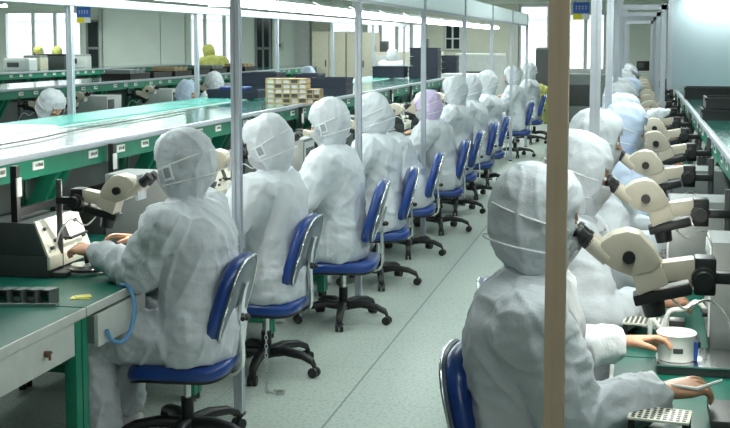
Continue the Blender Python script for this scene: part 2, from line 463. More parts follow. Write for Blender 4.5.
    obj('hood', hb, hoodm or m, root, 180)
    # mask
    mk = nb(); g = []
    for i in range(9):
        z = .0 - i * .0125
        row = []
        for j in range(13):
            t = (j - 6) / 6 * 1.15
            rr = .108 + .016 * math.exp(-((z + .03) / .03) ** 2) * math.exp(-(t / .45) ** 2) - max(0, -z - .06) * .3
            row.append(mk.verts.new((rr * math.cos(t) * 1.02, rr * .93 * math.sin(t), z)))
        g.append(row)
    fs = [mk.faces.new((g[i][j], g[i][j + 1], g[i + 1][j + 1], g[i + 1][j])) for i in range(8) for j in range(12)]
    bmesh.ops.solidify(mk, geom=fs, thickness=.003)
    mk2 = nb(); merge(mk2, mk, HM); mk.free()
    obj('face_mask', mk2, mask_m, root, 180)
    if strap:
        for z0, dz in ((.012, .045), (-.05, -.012)):
            st = nb(); pts = []
            for i in range(25):
                t = R(48) + (2 * PI - R(96)) * i / 24
                ks = 1 if z0 > 0 else .965; pts.append(HM @ Vector((-.013 + .1285 * ks * math.cos(t), .1155 * ks * math.sin(t), z0 + dz * (.5 - .5 * math.cos(t)) * .6)))
            tube(st, pts, .0032, 6); obj('mask_strap', st, strap_m, root, 180)
        for sy in ((1, -1) if vents else ()):
            ep = nb()
            for (w, h, th, mi) in ((.046, .062, .006, 0), (.030, .042, .010, 1)):
                box(ep, (0, 0, 0), (w, th, h), None, .002, mi)
            e2 = nb(); merge(e2, ep, HM @ Matrix.Translation((.022, sy * .112, -.005)) @ Matrix.Rotation(R(sy * -9), 4, 'Z')); ep.free()
            obj('ear_vent', e2, [mask_m, mesh_m], root)
    if legs:
        for sy in (1, -1):
            sh = nb(); X = (-.0 if standing else .40)
            rg = [(-.08, .03, .035, .045), (-.06, .040, .045, .055), (0, .046, .048, .06), (.08, .046, .035, .040), (.14, .042, .028, .030), (.175, .028, .02, .02)]
            loft(sh, [ell((X + x, sy * .125, zc if False else c), (0, 1, 0), (0, 0, 1), a, c - .001, 16, 2.5) for x, a, b, c in [(x, a, b, d * .9) for x, a, b, d in rg]])
            obj('shoe', sh, white if m is not suit_y else m, root, 60)
    return root
def person(label, loc, rz, group=None, **k):
    t = thing('person', label, 'person', loc, rz, group)
    build_person(t, **k)
    return t

# ------------------------------------------------------------------ office chair (faces +x, hub over the origin)
def make_chair(label, loc=(0, 0, 0), rz=0):
    t = thing('office_chair', label, 'chair', loc, rz, 'blue office chairs')
    bm = nb()
    rings = []
    n = 36
    def outline(sc, z, dz=0.):
        pts = []
        for i in range(n):
            a = 2 * PI * i / n; ca, sa = math.cos(a), math.sin(a)
            x = .22 * math.copysign(abs(ca) ** (2 / 4.2), ca) * sc; y = .215 * math.copysign(abs(sa) ** (2 / 4.2), sa) * sc
            drop = -.03 * max(0, (x - .10) / .12) ** 2 + .022 * max(0, (-x - .12) / .10) ** 2
            pts.append(Vector((x, y, z + drop)))
        return pts
    for sc, z in ((.90, .330), (.97, .336), (1.0, .350), (1.0, .368), (.975, .385), (.90, .394), (.6, .390), (.2, .387)): rings.append(outline(sc, z))
    loft(bm, rings); obj('seat', bm, blue, t, 60)
    bm = nb(); loft(bm, [outline(.86, .318), outline(.955, .323), outline(.965, .336), outline(.9, .338)]); obj('seat_pan', bm, blk, t, 50)
    # back rest
    def back(bm, off0, off1, sc, mi=0):
        rg = []
        N = 28
        for off, k in ((off0, .93), ((off0 * .75 + off1 * .25), 1.), ((off0 * .3 + off1 * .7), 1.), (off1, .93)):
            ring = []
            for i in range(N):
                a = 2 * PI * i / N; ca, sa = math.cos(a), math.sin(a)
                y = .205 * sc * k * math.copysign(abs(ca) ** (2 / 3.2), ca); z = .185 * sc * k * math.copysign(abs(sa) ** (2 / 3.2), sa)
                y *= 1 - .12 * (z / .185)
                x = -.205 - .27 * z + .25 * y * y + .18 * z * z
                ring.append(Vector((x + off, y, .640 + z)))
            rg.append(ring)
        loft(bm, rg, mi)
    bm = nb(); back(bm, .03, -.025, 1.); br = obj('backrest', bm, blue, t, 55)
    bm = nb(); back(bm, -.020, -.036, .96); obj('back_shell', bm, shell, br, 55)
    bm = nb(); pts = []
    for i in range(41):
        a = 2 * PI * i / 40; ca, sa = math.cos(a), math.sin(a)
        y = .197 * math.copysign(abs(ca) ** (2 / 3.2), ca); z = .178 * math.copysign(abs(sa) ** (2 / 3.2), sa); y *= 1 - .12 * (z / .185)
        pts.append((-.205 - .27 * z + .25 * y * y + .18 * z * z - .036, y, .640 + z))
    tube(bm, pts, .005, 6); obj('edge_trim', bm, chrome, br, 180)
    bm = nb()
    P_ = [(.02, .318), (-.17, .318), (-.222, .330), (-.240, .37), (-.238, .46), (-.236, .55), (-.244, .64), (-.262, .71)]
    L_ = cr([(x, 0, z) for x, z in P_], 4); rg = []
    for i, p in enumerate(L_):
        d = (L_[min(i + 1, len(L_) - 1)] - L_[max(i - 1, 0)]).normalized(); nrm = Vector((-d.z, 0, d.x))
        rg.append([p + nrm * .006 + Vector((0, .026, 0)), p + nrm * .006 - Vector((0, .026, 0)), p - nrm * .006 - Vector((0, .026, 0)), p - nrm * .006 + Vector((0, .026, 0))])
    loft(bm, rg); obj('back_bracket', bm, chrome, t, 40)
    bm = nb(); cyl(bm, (-.252, -.035, .56), (-.252, .035, .56), .010); ball(bm, (-.262, 0, .56), .014); obj('tilt_knob', bm, blk, t)
    bm = nb(); cyl(bm, (0, 0, .10), (0, 0, .21), .027); cyl(bm, (0, 0, .2), (0, 0, .32), .016, mi=1); box(bm, (0, 0, .312), (.17, .15, .016), None, .004, 2)
    obj('gas_lift', bm, [blk, chrome, steel], t)
    bm = nb(); cyl(bm, (0, 0, .075), (0, 0, .125), .045, 20); obj('base_hub', bm, blk, t)
    for k in range(5):
        a = 2 * PI * k / 5 + .35; d = Vector((math.cos(a), math.sin(a), 0)); s = Vector((-d.y, d.x, 0))
        bm = nb(); rg = []
        for r, z, w, h in ((.03, .10, .032, .027), (.12, .114, .027, .022), (.22, .103, .023, .019), (.275, .080, .020, .017), (.288, .056, .018, .012)):
            rg.append(ell(d * r + Vector((0, 0, z)), s, Vector((0, 0, 1)), w, h, 12, 3))
        loft(bm, rg); leg = obj('leg', bm, blk, t, 60)
        bm = nb()
        for q in (-.014, .014): cyl(bm, d * .285 + s * (q - .009) + Vector((0, 0, .026)), d * .285 + s * (q + .009) + Vector((0, 0, .026)), .026, 14)
        cyl(bm, d * .285 + Vector((0, 0, .03)), d * .285 + Vector((0, 0, .06)), .009, 8)
        obj('caster', bm, blk, leg)
    return t

# ------------------------------------------------------------------ stereo microscope (worker side at x = 0, stands on z = 0)
def make_scope(label, ez, loc, rz):
    t = thing('microscope', label, 'microscope', loc, rz, 'stereo microscopes on the benches')
    O = lambda x, z: (x, ez + z)
    bm = nb()
    prism(bm, [O(*p) for p in ((.058, -.070), (.068, -.028), (.098, -.006), (.136, .004), (.168, -.003), (.205, -.042), (.224, -.078), (.207, -.099), (.149, -.117), (.100, -.100))], -.048, .048, bev=.009)
    b = obj('head_body', bm, ivory, t, 40)
    bm = nb(); prism(bm, [O(*p) for p in ((.148, -.112), (.222, -.082), (.243, -.134), (.166, -.168))], -.043, .043, bev=.006); obj('zoom_housing', bm, ivory, t, 40)
    bm = nb(); box(bm, (.270, 0, ez - .098), (.085, .062, .052), Matrix.Rotation(R(-10), 3, 'Y'), .006); obj('support_arm', bm, ivory, t)
    for sy in (1, -1):
        bm = nb(); cyl(bm, (.036, sy * .031, ez - .031), (.088, sy * .029, ez - .074), .0215, 18); tb = obj('eyepiece_tube', bm, ivory, t)
        bm = nb(); A = Vector((0, sy * .031, ez)); D = Vector((.052, 0, -.045)).normalized()
        tube(bm, [A, A + D * .012, A + D * .013, A + D * .034, A + D * .036, A + D * .052], [.020, .0225, .019, .019, .0215, .0215], 18); obj('eyepiece', bm, blk, tb, 50)
        bm = nb(); cyl(bm, (.141, sy * .048, ez - .064), (.141, sy * .066, ez - .064), .0165, 18); obj('zoom_knob', bm, blk, t)
    bm = nb(); rot = Matrix.Rotation(R(-15), 3, 'Y'); box(bm, (.228, 0, ez - .165), (.150, .074, .030), rot, .006)
    cyl(bm, (.20, 0, ez - .17), (.212, 0, ez - .225), .034, 20, 0, .028); obj('objective_mount', bm, blk, t)
    bm = nb(); box(bm, (.335, 0, ez - .112), (.055, .07, .10), None, .008); box(bm, (.395, 0, ez - .118), (.09, .03, .03), None, .004); fb = obj('focus_block', bm, blk, t)
    for sy in (1, -1):
        bm = nb(); tube(bm, [(.330, sy * .034, ez - .115), (.330, sy * .060, ez - .115), (.330, sy * .061, ez - .115), (.330, sy * .085, ez - .115)], [.031, .031, .024, .024], 22); obj('focus_knob', bm, blk, fb, 40)
    bm = nb(); cyl(bm, (.43, 0, .0), (.43, 0, ez - .03), .013, 16); obj('post', bm, dgrey, t)
    bm = nb(); box(bm, (.43, 0, .012), (.15, .2, .024), None, .006); obj('base_plate', bm, dgrey, t)
    bm = nb(); tube(bm, [(.25, .025, ez - .18), (.29, .045, ez - .215), (.35, .05, ez - .19), (.41, .05, ez - .26), (.445, .05, .03)], .0035, 6, smooth=5); obj('cable', bm, white, t, 180)
    return t
# ------------------------------------------------------------------ wire bonder machine (front at x = 0 towards the worker)
def make_bonder(label, loc, rz):
    t = thing('bonding_machine', label, 'machine', loc, rz, 'bonding machines on the benches')
    bm = nb(); bx(bm, .012, .34, -.20, .20, 0, .095, .005); bx(bm, .34, .30, -.19, .19, .09, .10); obj('base_housing', bm, dgrey, t)
    bm = nb(); prism(bm, [(.016, .094), (.075, .232), (.34, .232), (.34, .094)], -.20, .20, bev=.004); obj('upper_housing', bm, dgrey, t)
    bm = nb(); prism(bm, [(.004, .090), (.064, .238), (.072, .238), (.014, .088)], -.195, .195); pn = obj('control_panel', bm, ivory2, t)
    bm = nb(); bx(bm, 0, .014, -.195, .195, .035, .088, .002); obj('front_strip', bm, ivory2, t)
    rot = Matrix.Rotation(R(22), 3, 'Y')
    bm = nb(); box(bm, (.034, -.01, .165), (.008, .05, .07), rot, .002); obj('display', bm, blk, pn)
    bm = nb(); tube(bm, [(.03, .035, .150), (-.01, .02, .146), (-.012, -.13, .150)], .007, 8); obj('lever', bm, blk, pn)
    for y, z in ((.15, .20), (.15, .12), (.10, .145), (-.13, .20), (-.15, .13)):
        bm = nb(); x = .004 + (z - .09) * .405; cyl(bm, (x, y, z), (x - .014, y, z + .005), .008, 10); obj('knob', bm, dgrey, pn)
    bm = nb()
    bx(bm, .15, .178, .155, .185, .232, .47); bx(bm, .155, .18, -.19, .155, .255, .285); bx(bm, .155, .18, -.19, -.165, .232, .255); fr = obj('rear_frame', bm, blk, t)
    bm = nb(); bx(bm, .144, .150, .15, .19, .34, .42); obj('label_plate', bm, white, fr)
    return t
# ------------------------------------------------------------------ bench unit (front edge at x = 0, y from 0 to 1.21)
TT = .71; UN = 1.21
def make_bench(label, loc, rz):
    t = thing('workbench', label, 'table', loc, rz, 'green steel workbenches')
    g = .004
    bm = nb(); bx(bm, .006, .95, g, UN - g, TT - .034, TT - .003); top = obj('tabletop', bm, edge, t)
    bm = nb(); bx(bm, .012, .95, g + .002, UN - g - .002, TT - .003, TT); obj('rubber_mat', bm, gmat, top)
    bm = nb(); box(bm, (.004, UN / 2, TT - .017), (.010, UN - 2 * g, .036), None, .003); obj('edge_strip', bm, edge, top)
    for y in (.028, UN - .028):
        bm = nb(); bx(bm, .02, .068, y - .024, y + .024, .03, TT - .034, .004); lg = obj('leg', bm, green, t)
        bm = nb(); cyl(bm, (.044, y, 0), (.044, y, .032), .02, 12); obj('foot', bm, blk, lg)
        bm = nb(); bx(bm, .90, .948, y - .024, y + .024, .03, 1.155, .004); lg = obj('upright', bm, green, t)
        bm = nb(); cyl(bm, (.924, y, 0), (.924, y, .032), .02, 12); obj('foot', bm, blk, lg)
        bm = nb(); bx(bm, .068, .90, y - .02, y + .02, .10, .14, .003); obj('stretcher', bm, green, t)
    bm = nb(); bx(bm, .03, .06, .05, UN - .05, TT - .078, TT - .036); bx(bm, .905, .945, .05, UN - .05, .45, .49); bx(bm, .905, .945, .05, UN - .05, 1.09, 1.15); obj('rail', bm, green, t)
    bm = nb(); bx(bm, .925, .94, .055, UN - .055, .14, 1.09); obj('back_panel', bm, grey2, t)
    return t
def add_drawer(t, y0, y1, out=0., lock=True):
    bm = nb(); bx(bm, .03 - out, .5 - out, y0 + .01, y1 - .01, TT - .155, TT - .05)
    bm.faces.ensure_lookup_table()
    d = obj('drawer', bm, grey, t)
    bm = nb(); bx(bm, .012 - out, .03 - out, y0, y1, TT - .165, TT - .040, .003); fr = obj('drawer_front', bm, lam, d)
    if not lock: return
    bm = nb(); ym = y0 + (y1 - y0) * .42
    cyl(bm, (.012 - out, ym, TT - .10), (-.004 - out, ym, TT - .10), .012, 12); box(bm, (-.006 - out, ym, TT - .104), (.008, .008, .034), None, .002); box(bm, (-.006 - out, ym, TT - .096), (.008, .03, .008), None, .002)
    obj('drawer_lock', bm, brown, d)
# ------------------------------------------------------------------ overhead shelf unit (front edge at x = 0, length 2.42 in y)
SH = 1.20
def make_shelf(label, loc, rz, depth=1.1, two=True, pale=False):
    L = 2 * UN
    t = thing('overhead_shelf', label, 'shelf', loc, rz, 'green overhead shelves')
    g = .004
    bm = nb(); bx(bm, .02, depth, g, L - g, SH - .035, SH - .004); d = obj('shelf_board', bm, edge, t)
    bm = nb(); bx(bm, .03, depth * (.6 if two else 1.), g, L - g, SH - .004, SH); obj('glossy_sheet' if pale else 'glossy_mat', bm, wdeck if pale else deck, d)
    if two:
        bm = nb(); bx(bm, depth * .62, depth, g, L - g, SH - .004, SH + .012); obj('glare_white_sheet' if pale else 'teal_mat', bm, wdeck if pale else teal, d)
        bm = nb(); bx(bm, depth * .6, depth * .62, g, L - g, SH - .004, SH + .004); obj('divider_strip', bm, lgrey, d)
    bm = nb(); box(bm, (.012, L / 2, SH - .012), (.026, L - 2 * g, .030), None, .004); obj('edge_strip', bm, alu, t)
    bm = nb(); bx(bm, .014, .032, g, L - g, SH - .112, SH - .026); ap = obj('apron', bm, green, t)
    for y in (.30, .62, .95, 1.52, 1.86, 2.2):
        bm = nb(); bx(bm, .009, .014, y - .05, y + .05, SH - .078, SH - .040); lp = obj('label_strip', bm, white, ap)
        bm = nb(); rs = random.Random(int(y * 100))
        for q in range(7): bx(bm, .0078, .009, y - .04 + q * .0105, y - .04 + q * .0105 + .003 + .004 * rs.random(), SH - .068 + .006 * rs.random(), SH - .052 + .004 * rs.random())
        obj('printing', bm, dgrey, lp)
    for y in (.05, UN - .05, UN + .05, L - .05):
        bm = nb(); prism(bm, [(.033, SH - .112), (.12, SH - .112), (.275, SH - .40), (.275, SH - .55)], y - .022, y + .022, bev=.003)
        obj('brace', bm, green, t)
    return t

# ------------------------------------------------------------------ camera
PSI = math.atan(272 * math.cos(R(5.28)) / 1200)
cam = bpy.data.cameras.new('camera'); co = bpy.data.objects.new('camera', cam); C.objects.link(co)
co.location = (0, 0, 1.7); co.rotation_euler = (R(90 - 5.28), 0, PSI)
cam.sensor_fit = 'HORIZONTAL'; cam.sensor_width = 36; cam.lens = 36 * 1200 / 730
cam.shift_y = -(214 - 153) / 730; cam.clip_start = .05; cam.clip_end = 200
bpy.context.scene.camera = co

# ------------------------------------------------------------------ room
X0, X1, Y0, Y1, HC_ = -16.4, 3.4, -2.5, 28., 2.75
bm = nb(); bx(bm, X0, X1, Y0, Y1, -.1, 0); struct('floor', bm, floor_m)
bm = nb(); bx(bm, X0, X1, Y0, Y1 + .3, HC_, HC_ + .1); struct('ceiling', bm, ceil_m)
bm = nb(); bx(bm, X0 - .1, X0, Y0, Y1, 0, HC_); struct('wall_left', bm, wall_m)
bm = nb(); bx(bm, X1, X1 + .1, Y0, Y1, 0, HC_); struct('wall_right', bm, wall_m)
bm = nb(); bx(bm, X0, X1, Y0 - .1, Y0, 0, HC_); struct('wall_front', bm, wall_m)
# far wall with its openings (x0, x1, z0, z1, mullions)
WIN = [(-15.75, -13.62, 1.02, 2.47, (-14.95, -14.35)), (-10.75, -9.5, 1.02, 2.42, (-10.35, -9.85)), (-7.15, -6.4, 1.90, 2.28, ()), (-6.3, -4.85, 1.15, 2.15, (-5.95, -5.55, -5.2)),
       (-2.66, -1.98, 1.05, 2.55, ()), (-1.66, -.70, 1.05, 2.36, (-1.15,))]
bm = nb(); xs = X0
for x0, x1, z0, z1, mu in WIN:
    bx(bm, xs, x0, Y1, Y1 + .2, 0, HC_); bx(bm, x0, x1, Y1, Y1 + .2, 0, z0); bx(bm, x0, x1, Y1, Y1 + .2, z1, HC_); xs = x1
bx(bm, xs, X1, Y1, Y1 + .2, 0, HC_)
struct('wall_back', bm, wall_m)
for i, (x0, x1, z0, z1, mu) in enumerate(WIN):
    bm = nb(); w = .045
    bx(bm, x0, x1, Y1 - .02, Y1 + .06, z0, z0 + w); bx(bm, x0, x1, Y1 - .02, Y1 + .06, z1 - w, z1)
    bx(bm, x0, x0 + w, Y1 - .02, Y1 + .06, z0 + w, z1 - w); bx(bm, x1 - w, x1, Y1 - .02, Y1 + .06, z0 + w, z1 - w)
    for xm in mu: bx(bm, xm - .04, xm + .04, Y1 - .015, Y1 + .055, z0 + w, z1 - w)
    fr = struct('window_%d' % (i + 1), bm, frame_m)
    bm = nb(); bx(bm, x0 + w, x1 - w, Y1 + .015, Y1 + .021, z0 + w, z1 - w); obj('window_pane', bm, glass, fr, 0)
    bm = nb(); bx(bm, x0 - .05, x1 + .05, Y1 - .08, Y1 - .02, z0 - .04, z0); obj('window_sill', bm, frame_m, fr, 0)
# wall finishes
bm = nb(); bx(bm, -13.02, -11.50, Y1 - .06, Y1, .0, 2.62); bx(bm, -11.48, -10.86, Y1 - .06, Y1, 0, 2.62); bx(bm, -9.45, -9.06, Y1 - .06, Y1, 0, 2.62); bx(bm, -8.60, -8.0, Y1 - .06, Y1, 0, 2.62); struct('trim_1', bm, wallp)
bm = nb(); bx(bm, -4.82, -2.72, Y1 - .06, Y1, 0, 2.62); bx(bm, -7.62, -7.2, Y1 - .06, Y1, 0, 2.62); struct('trim_2', bm, wallb)
bm = nb(); bx(bm, -13.10, -13.03, Y1 - .12, Y1, 0, 2.62); bx(bm, -8.0, -7.66, Y1 - .18, Y1, 0, 2.7); bx(bm, -2.72, -2.68, Y1 - .12, Y1, 0, 2.62); struct('trim_3', bm, lgrey)
bm = nb(); bx(bm, X0, X1, Y1 - .25, Y1, 2.58, 2.74); struct('trim_4', bm, wall_m)
for i, (x0, x1, z0, z1) in enumerate(((-13.45, -13.12, .0, 2.2), (-9.02, -8.66, 0, 2.3))):
    bm = nb(); bx(bm, x0, x1, Y1 - .05, Y1 - .02, z0, z1); d = struct('door_%d' % (i + 1), bm, dwin)
    bm = nb()
    for x in (x0, x1): bx(bm, x - .03, x + .03, Y1 - .07, Y1, z0, z1 + .05)
    bx(bm, x0, x1, Y1 - .065, Y1 - .01, 1.52, 1.58); bx(bm, x0, x1, Y1 - .065, Y1 - .01, z1, z1 + .05)
    if i: bx(bm, (x0 + x1) / 2 - .02, (x0 + x1) / 2 + .02, Y1 - .065, Y1 - .01, 0, z1)
    obj('door_frame', bm, grey, d, 0)
bm = nb(); bx(bm, -4.37, -4.02, Y1 - .10, Y1 - .065, 1.55, 2.08); d = struct('window_7', bm, dwin)
bm = nb()
for x in (-4.37, -4.2, -4.02): bx(bm, x - .02, x + .02, Y1 - .12, Y1 - .06, 1.52, 2.11)
for z in (1.53, 1.78, 2.10): bx(bm, -4.37, -4.02, Y1 - .118, Y1 - .062, z - .015, z + .015)
obj('window_frame', bm, lgrey, d, 0)
# outdoors
bm = nb(); bx(bm, -60, 30, Y1 + .4, 120, -1.2, -1.0); struct('ground', bm, ground_m)
t = thing('office_block', 'pale office block across the street seen through the windows', 'building', (-8, 60, -1))
bm = nb(); bx(bm, -34, 26, 0, 10, 0, 5.2); obj('facade', bm, bldg, t, 0)
for i in range(16):
    bm = nb(); bx(bm, -32 + i * 3.6, -30.4 + i * 3.6, -.06, .02, 2.0, 3.3); obj('facade_window', bm, bldgw, t, 0)
bm = nb(); bx(bm, -34, 26, -.2, 0, 3.8, 4.0); obj('ledge', bm, lgrey, t, 0)

# ------------------------------------------------------------------ poles, rails and lamps
def pole(label, x, y, h, m=alu, s=.04, grp='aluminium lamp poles'):
    bm = nb(); q = s / 2; gv = s * .1
    prof = []
    for k in range(4):
        a = Matrix.Rotation(k * PI / 2, 2)
        for px_, py_ in ((-q, -q), (-gv, -q), (-gv, -q + gv), (gv, -q + gv), (gv, -q), (q * .98, -q)): prof.append(a @ Vector((px_, py_)))
    loft(bm, [[Vector((p.x, p.y, .012)) for p in prof], [Vector((p.x, p.y, h)) for p in prof]])
    o = obj('support_pole', bm, m, None, 0); o.location = (x, y, 0); tag(o, label, 'pole', grp)
    bm = nb(); bx(bm, -q * 1.15, q * 1.15, -q * 1.15, q * 1.15, 0, .014); obj('foot', bm, blk, o)
    return o
ORD = 'first second third fourth fifth sixth seventh eighth ninth tenth eleventh twelfth thirteenth fourteenth fifteenth sixteenth'.split()
LP = [5.10 + 2.42 * k for k in range(7)]
for i, y in enumerate(LP): pole('aluminium pole behind the left row of chairs, %s one from the camera' % ORD[i], -1.74, y, 2.15)
MP = [7.58 + 2.42 * k for k in range(6)]
for i, y in enumerate(MP): pole('aluminium pole along the back edge of the long green shelf, %s from the camera' % ORD[i], -3.775, y, 1.946, s=.036 if i else .042)
RP = [2.395 + 2.42 * k for k in range(9)]
for i, y in enumerate(RP): pole('%s aluminium pole beside the right row of workers, %s from the camera' % ('warm toned' if i == 0 else 'pale', ORD[i]), -.157 + (.008 if i == 0 else 0), y, 2.15, alu_w if i == 0 else alu)
def rail(label, x, y0, y1, z0, z1, w=.04):
    bm = nb(); bx(bm, -w / 2, w / 2, 0, y1 - y0, z0, z1, .003); o = obj('lamp_rail', bm, alu); o.location = (x, y0, 0); tag(o, label, 'rail')
rail('long aluminium rail on top of the poles at the shelf back edge', -3.775, 3., 19.8, 1.947, 2.01, .05)
FP = [2.68] + LP
for i in range(len(FP) - 1):
    bm = nb(); bx(bm, -.006, .006, .022, 2.398, 1.975, 2.15); o = obj('film_panel', bm, film, None, 0); o.location = (-1.74, FP[i], 0)
    tag(o, 'white film panel between the tops of the left poles, %s from the camera' % ORD[i], 'panel', 'white film panels over the left row')
    bm = nb(); bx(bm, -.012, .012, .022, 2.398, 1.955, 1.975); obj('hem_rail', bm, alu, o, 0)
def lamp(label, x, y, z, L=1.15, rz=0, hang=None, grp='fluorescent lamps over the benches'):
    t = thing('fluorescent_lamp', label, 'lamp', (x, y, z), rz, grp)
    bm = nb(); prism(bm, [(-.03, .055), (-.12, .012), (-.115, .008), (-.028, .045), (.028, .045), (.115, .008), (.12, .012), (.03, .055)], 0, L); obj('reflector', bm, white, t, 0)
    bm = nb(); bx(bm, -.105, .105, .01, L - .01, -.022, .022, .006); obj('diffuser', bm, diff_m, t, 0)
    for y_ in (.2, L - .2):
        bm = nb(); cyl(bm, (0, y_, .05), (0, y_, (hang or HC_) - z), .004, 6); obj('hanger', bm, alu, t)
    return t
for i in range(14): lamp('white fluorescent lamp hung above the left workers, %s from the camera' % ORD[i], -2.45, 4.1 + 1.21 * i, 1.95)
for i in range(12): lamp('white fluorescent lamp hung above the long green shelf, %s from the camera' % ORD[i], -3.45, 5.3 + 1.21 * i, 2.05)
for i in range(5): lamp('white fluorescent lamp hung above the right row, %s from the camera' % ORD[i], .08, 2.5 + 1.21 * i, 2.03)
# gantries over the right row
for i, y in enumerate(RP[3:7]):
    t = thing('lamp_gantry', 'grey lamp frame standing over the right row, %s from the camera' % ORD[i], 'frame', (.20, y, 0), 0, 'lamp frames over the right row')
    bm = nb(); bx(bm, -.02, .02, -.02, .02, TT, 2.0); obj('post', bm, alu, t, 0)
    bm = nb(); bx(bm, -.337, .02, -.02, .02, 1.95 - (.0 if i == 0 else .0), 1.99); obj('cross_beam', bm, alu, t, 0)
# partition board across the right bench
t = thing('partition_screen', 'large pale blue grey partition board standing behind the right shelf trays', 'partition', (.33, 12.9, 0))
bm = nb(); bx(bm, .03, 2.9, -.012, .012, 1.21, 2.36); obj('board', bm, part_m, t, 0)
bm = nb(); bx(bm, -.02, .03, -.025, .025, 1.21, 2.40); bx(bm, .03, 2.9, -.025, .025, 2.36, 2.40); bx(bm, 2.9, 2.95, -.025, .025, 0, 2.40); obj('frame', bm, alu, t, 0)
for k in range(2): lamp('white fluorescent lamp lighting the partition board, %s one' % ('inner' if k == 0 else 'outer'), .45 + 1.25 * k, 12.72, 2.12, 1.15, -PI / 2, grp='lamps at the partition board')
for k, (x, y) in enumerate(((-13.5, 22), (-10.5, 24), (-8.2, 22.5), (-12, 18))): lamp('fluorescent lamp hung over the far green benches, %s from the left wall' % ORD[k], x, y, 2.42, 1.15, -PI / 2, grp='lamps in the far hall')

# ------------------------------------------------------------------ benches and shelves
bench0 = make_bench('x', (0, 0, 0), 0)
LB = [1.66 + UN * k for k in range(14)]      # left row, start of each unit
first = True
benches = {}
def put_bench(label, loc, rz, drawer=None):
    b = dup(bench0, loc, rz, label)
    if drawer: add_drawer(b, *drawer)
    return b
for k, y in enumerate(LB):
    lab = 'green topped workbench with a closed white drawer nearest the camera at left' if k == 1 else ('green topped workbench of the first left worker, drawer pulled out' if k == 2 else
          'green topped workbench in the left row, %s from the camera' % ORD[k])
    put_bench(lab, (-1.99, y + UN, 0), PI, {1: (.075, .62), 2: (.70, 1.15, .03, False)}.get(k, (.35, .8)))
RB = [2.60 - UN + UN * k for k in range(15)]
for k, y in enumerate(RB): put_bench('green topped workbench in the right row, %s from the camera' % ORD[k], (-.06, y, 0), 0, None)
for k in range(7): put_bench('green workbench on the far side of the long shelf, %s from the camera' % ORD[k], (-4.77, 6.8 + UN * k, 0), 0, None)
for k in range(13): put_bench('green workbench under the second shelf line, %s from the camera' % ORD[k], (-5.85, 8.0 + UN * (k + 1), 0), PI, None)
for k in range(8): put_bench('green workbench under the farthest shelf line, %s from the camera' % ORD[k], (-9.35, 16.5 + UN * (k + 1), 0), PI, None)
def rm(o):
    for c in list(o.children): rm(c)
    bpy.data.objects.remove(o)
rm(bench0)
shelf0 = make_shelf('x', (0, 0, 0), 0, 1.1, True); shelf1 = make_shelf('x', (0, 0, 0), 0, .9, False); shelf2 = make_shelf('x', (0, 0, 0), 0, 1.1, True, True)
for k in range(7): dup(shelf2 if k < 2 else shelf0, (-2.64, 1.66 + 2 * UN * (k + 1), 0), PI, 'long green shelf over the left benches, %s section from the camera' % ORD[k])
for k in range(7): dup(shelf1, (-6.5, 8.0 + 2 * UN * (k + 1), 0), PI, 'green shelf of the second bench line, %s section from the camera' % ORD[k])
for k in range(4): dup(shelf1, (-10., 16.5 + 2 * UN * (k + 1), 0), PI, 'green shelf of the farthest bench line, %s section from the camera' % ORD[k])
for k in range(5): dup(shelf1, (.40, 1.39 + 2 * UN * k, 0), 0, 'green shelf over the right benches, %s section from the camera' % ORD[k])
rm(shelf0); rm(shelf1); rm(shelf2)

# ------------------------------------------------------------------ left row: chairs and workers
HL = [4.66, 5.85, 7.02, 8.2, 9.42, 10.65, 11.86, 13.07, 14.28, 17.9, 20.3]
chair = make_chair('x')
def raise_back(c, dz):
    for q in c.children:
        if q.name.split('.')[0] in ('backrest', 'tilt_knob'): q.location.z += dz
who = ['first', 'second', 'third', 'fourth', 'fifth', 'sixth', 'seventh', 'eighth', 'ninth', 'tenth', 'eleventh']
rot = [.07, .02, .12, .25, .14, .22, .1, .26, .15, .2, .15]
dxs = [-.075, -.10, .025, -.01, -.02, .02, 0, 0, .01, 0, 0]
for i, y in enumerate(HL):
    lab = 'blue office chair under the %s worker of the left row' % who[i]
    c_ = dup(chair, (-1.745 + dxs[i], y, 0), PI + rot[i], lab)
    if i == 2: raise_back(c_, .045)
PL = {}
# first worker at left, hands on the bonding machine
person('person in white hooded coverall at left, hands at the bonding machine and eyes at eyepieces', (-1.765, 4.66, 0), PI, crown=1.335, lean=0, hx=.045, yaw=-4, pitch=16, vents=True,
       wl=(.445, .03, .815), wr=(.345, -.20, .84), pl=(-.7, .35, -.7), voxel=.0085, seed=1., curl=.8)
person('person in white hooded coverall on the second chair of the left row, upright', (-1.80, 5.85, 0), PI - .05, crown=1.318, lean=0, hx=.015, yaw=8, pitch=24, vents=True, wl=(.37, .16, .80), wr=(.38, -.14, .80), voxel=.011, seed=2.)
person('person in white hooded coverall on the third chair, elbow bent beside the pole', (-1.745, 7.02, 0), PI + .03, crown=1.362, lean=2, hx=.025, yaw=5, pitch=18, vents=True, wl=(.33, .10, .84), wr=(.38, -.14, .80), voxel=.011, seed=3.)
genA = person('person in white hooded coverall on the fourth chair of the left row', (-1.745, 8.2, 0), PI, crown=1.335, lean=1, hx=.025, yaw=6, pitch=20, voxel=.011, seed=4.)
genB = person('person in white hooded coverall on the fifth chair, bent low over the bench', (-1.745, 9.42, 0), PI + .05, crown=1.26, lean=20, hx=.04, yaw=0, pitch=2, voxel=.013, seed=5.)
genP = person('person in lilac hood on the sixth chair, leaning to the bench', (-1.68, 10.65, 0), PI, crown=1.27, lean=9, hx=.03, yaw=0, pitch=16, voxel=.014, seed=6., hoodm=suit_p)
genC = person('person in white hooded coverall on the seventh chair of the left row', (-1.745, 11.86, 0), PI, crown=1.355, lean=0, hx=.0, yaw=-8, pitch=22, voxel=.012, seed=7.)
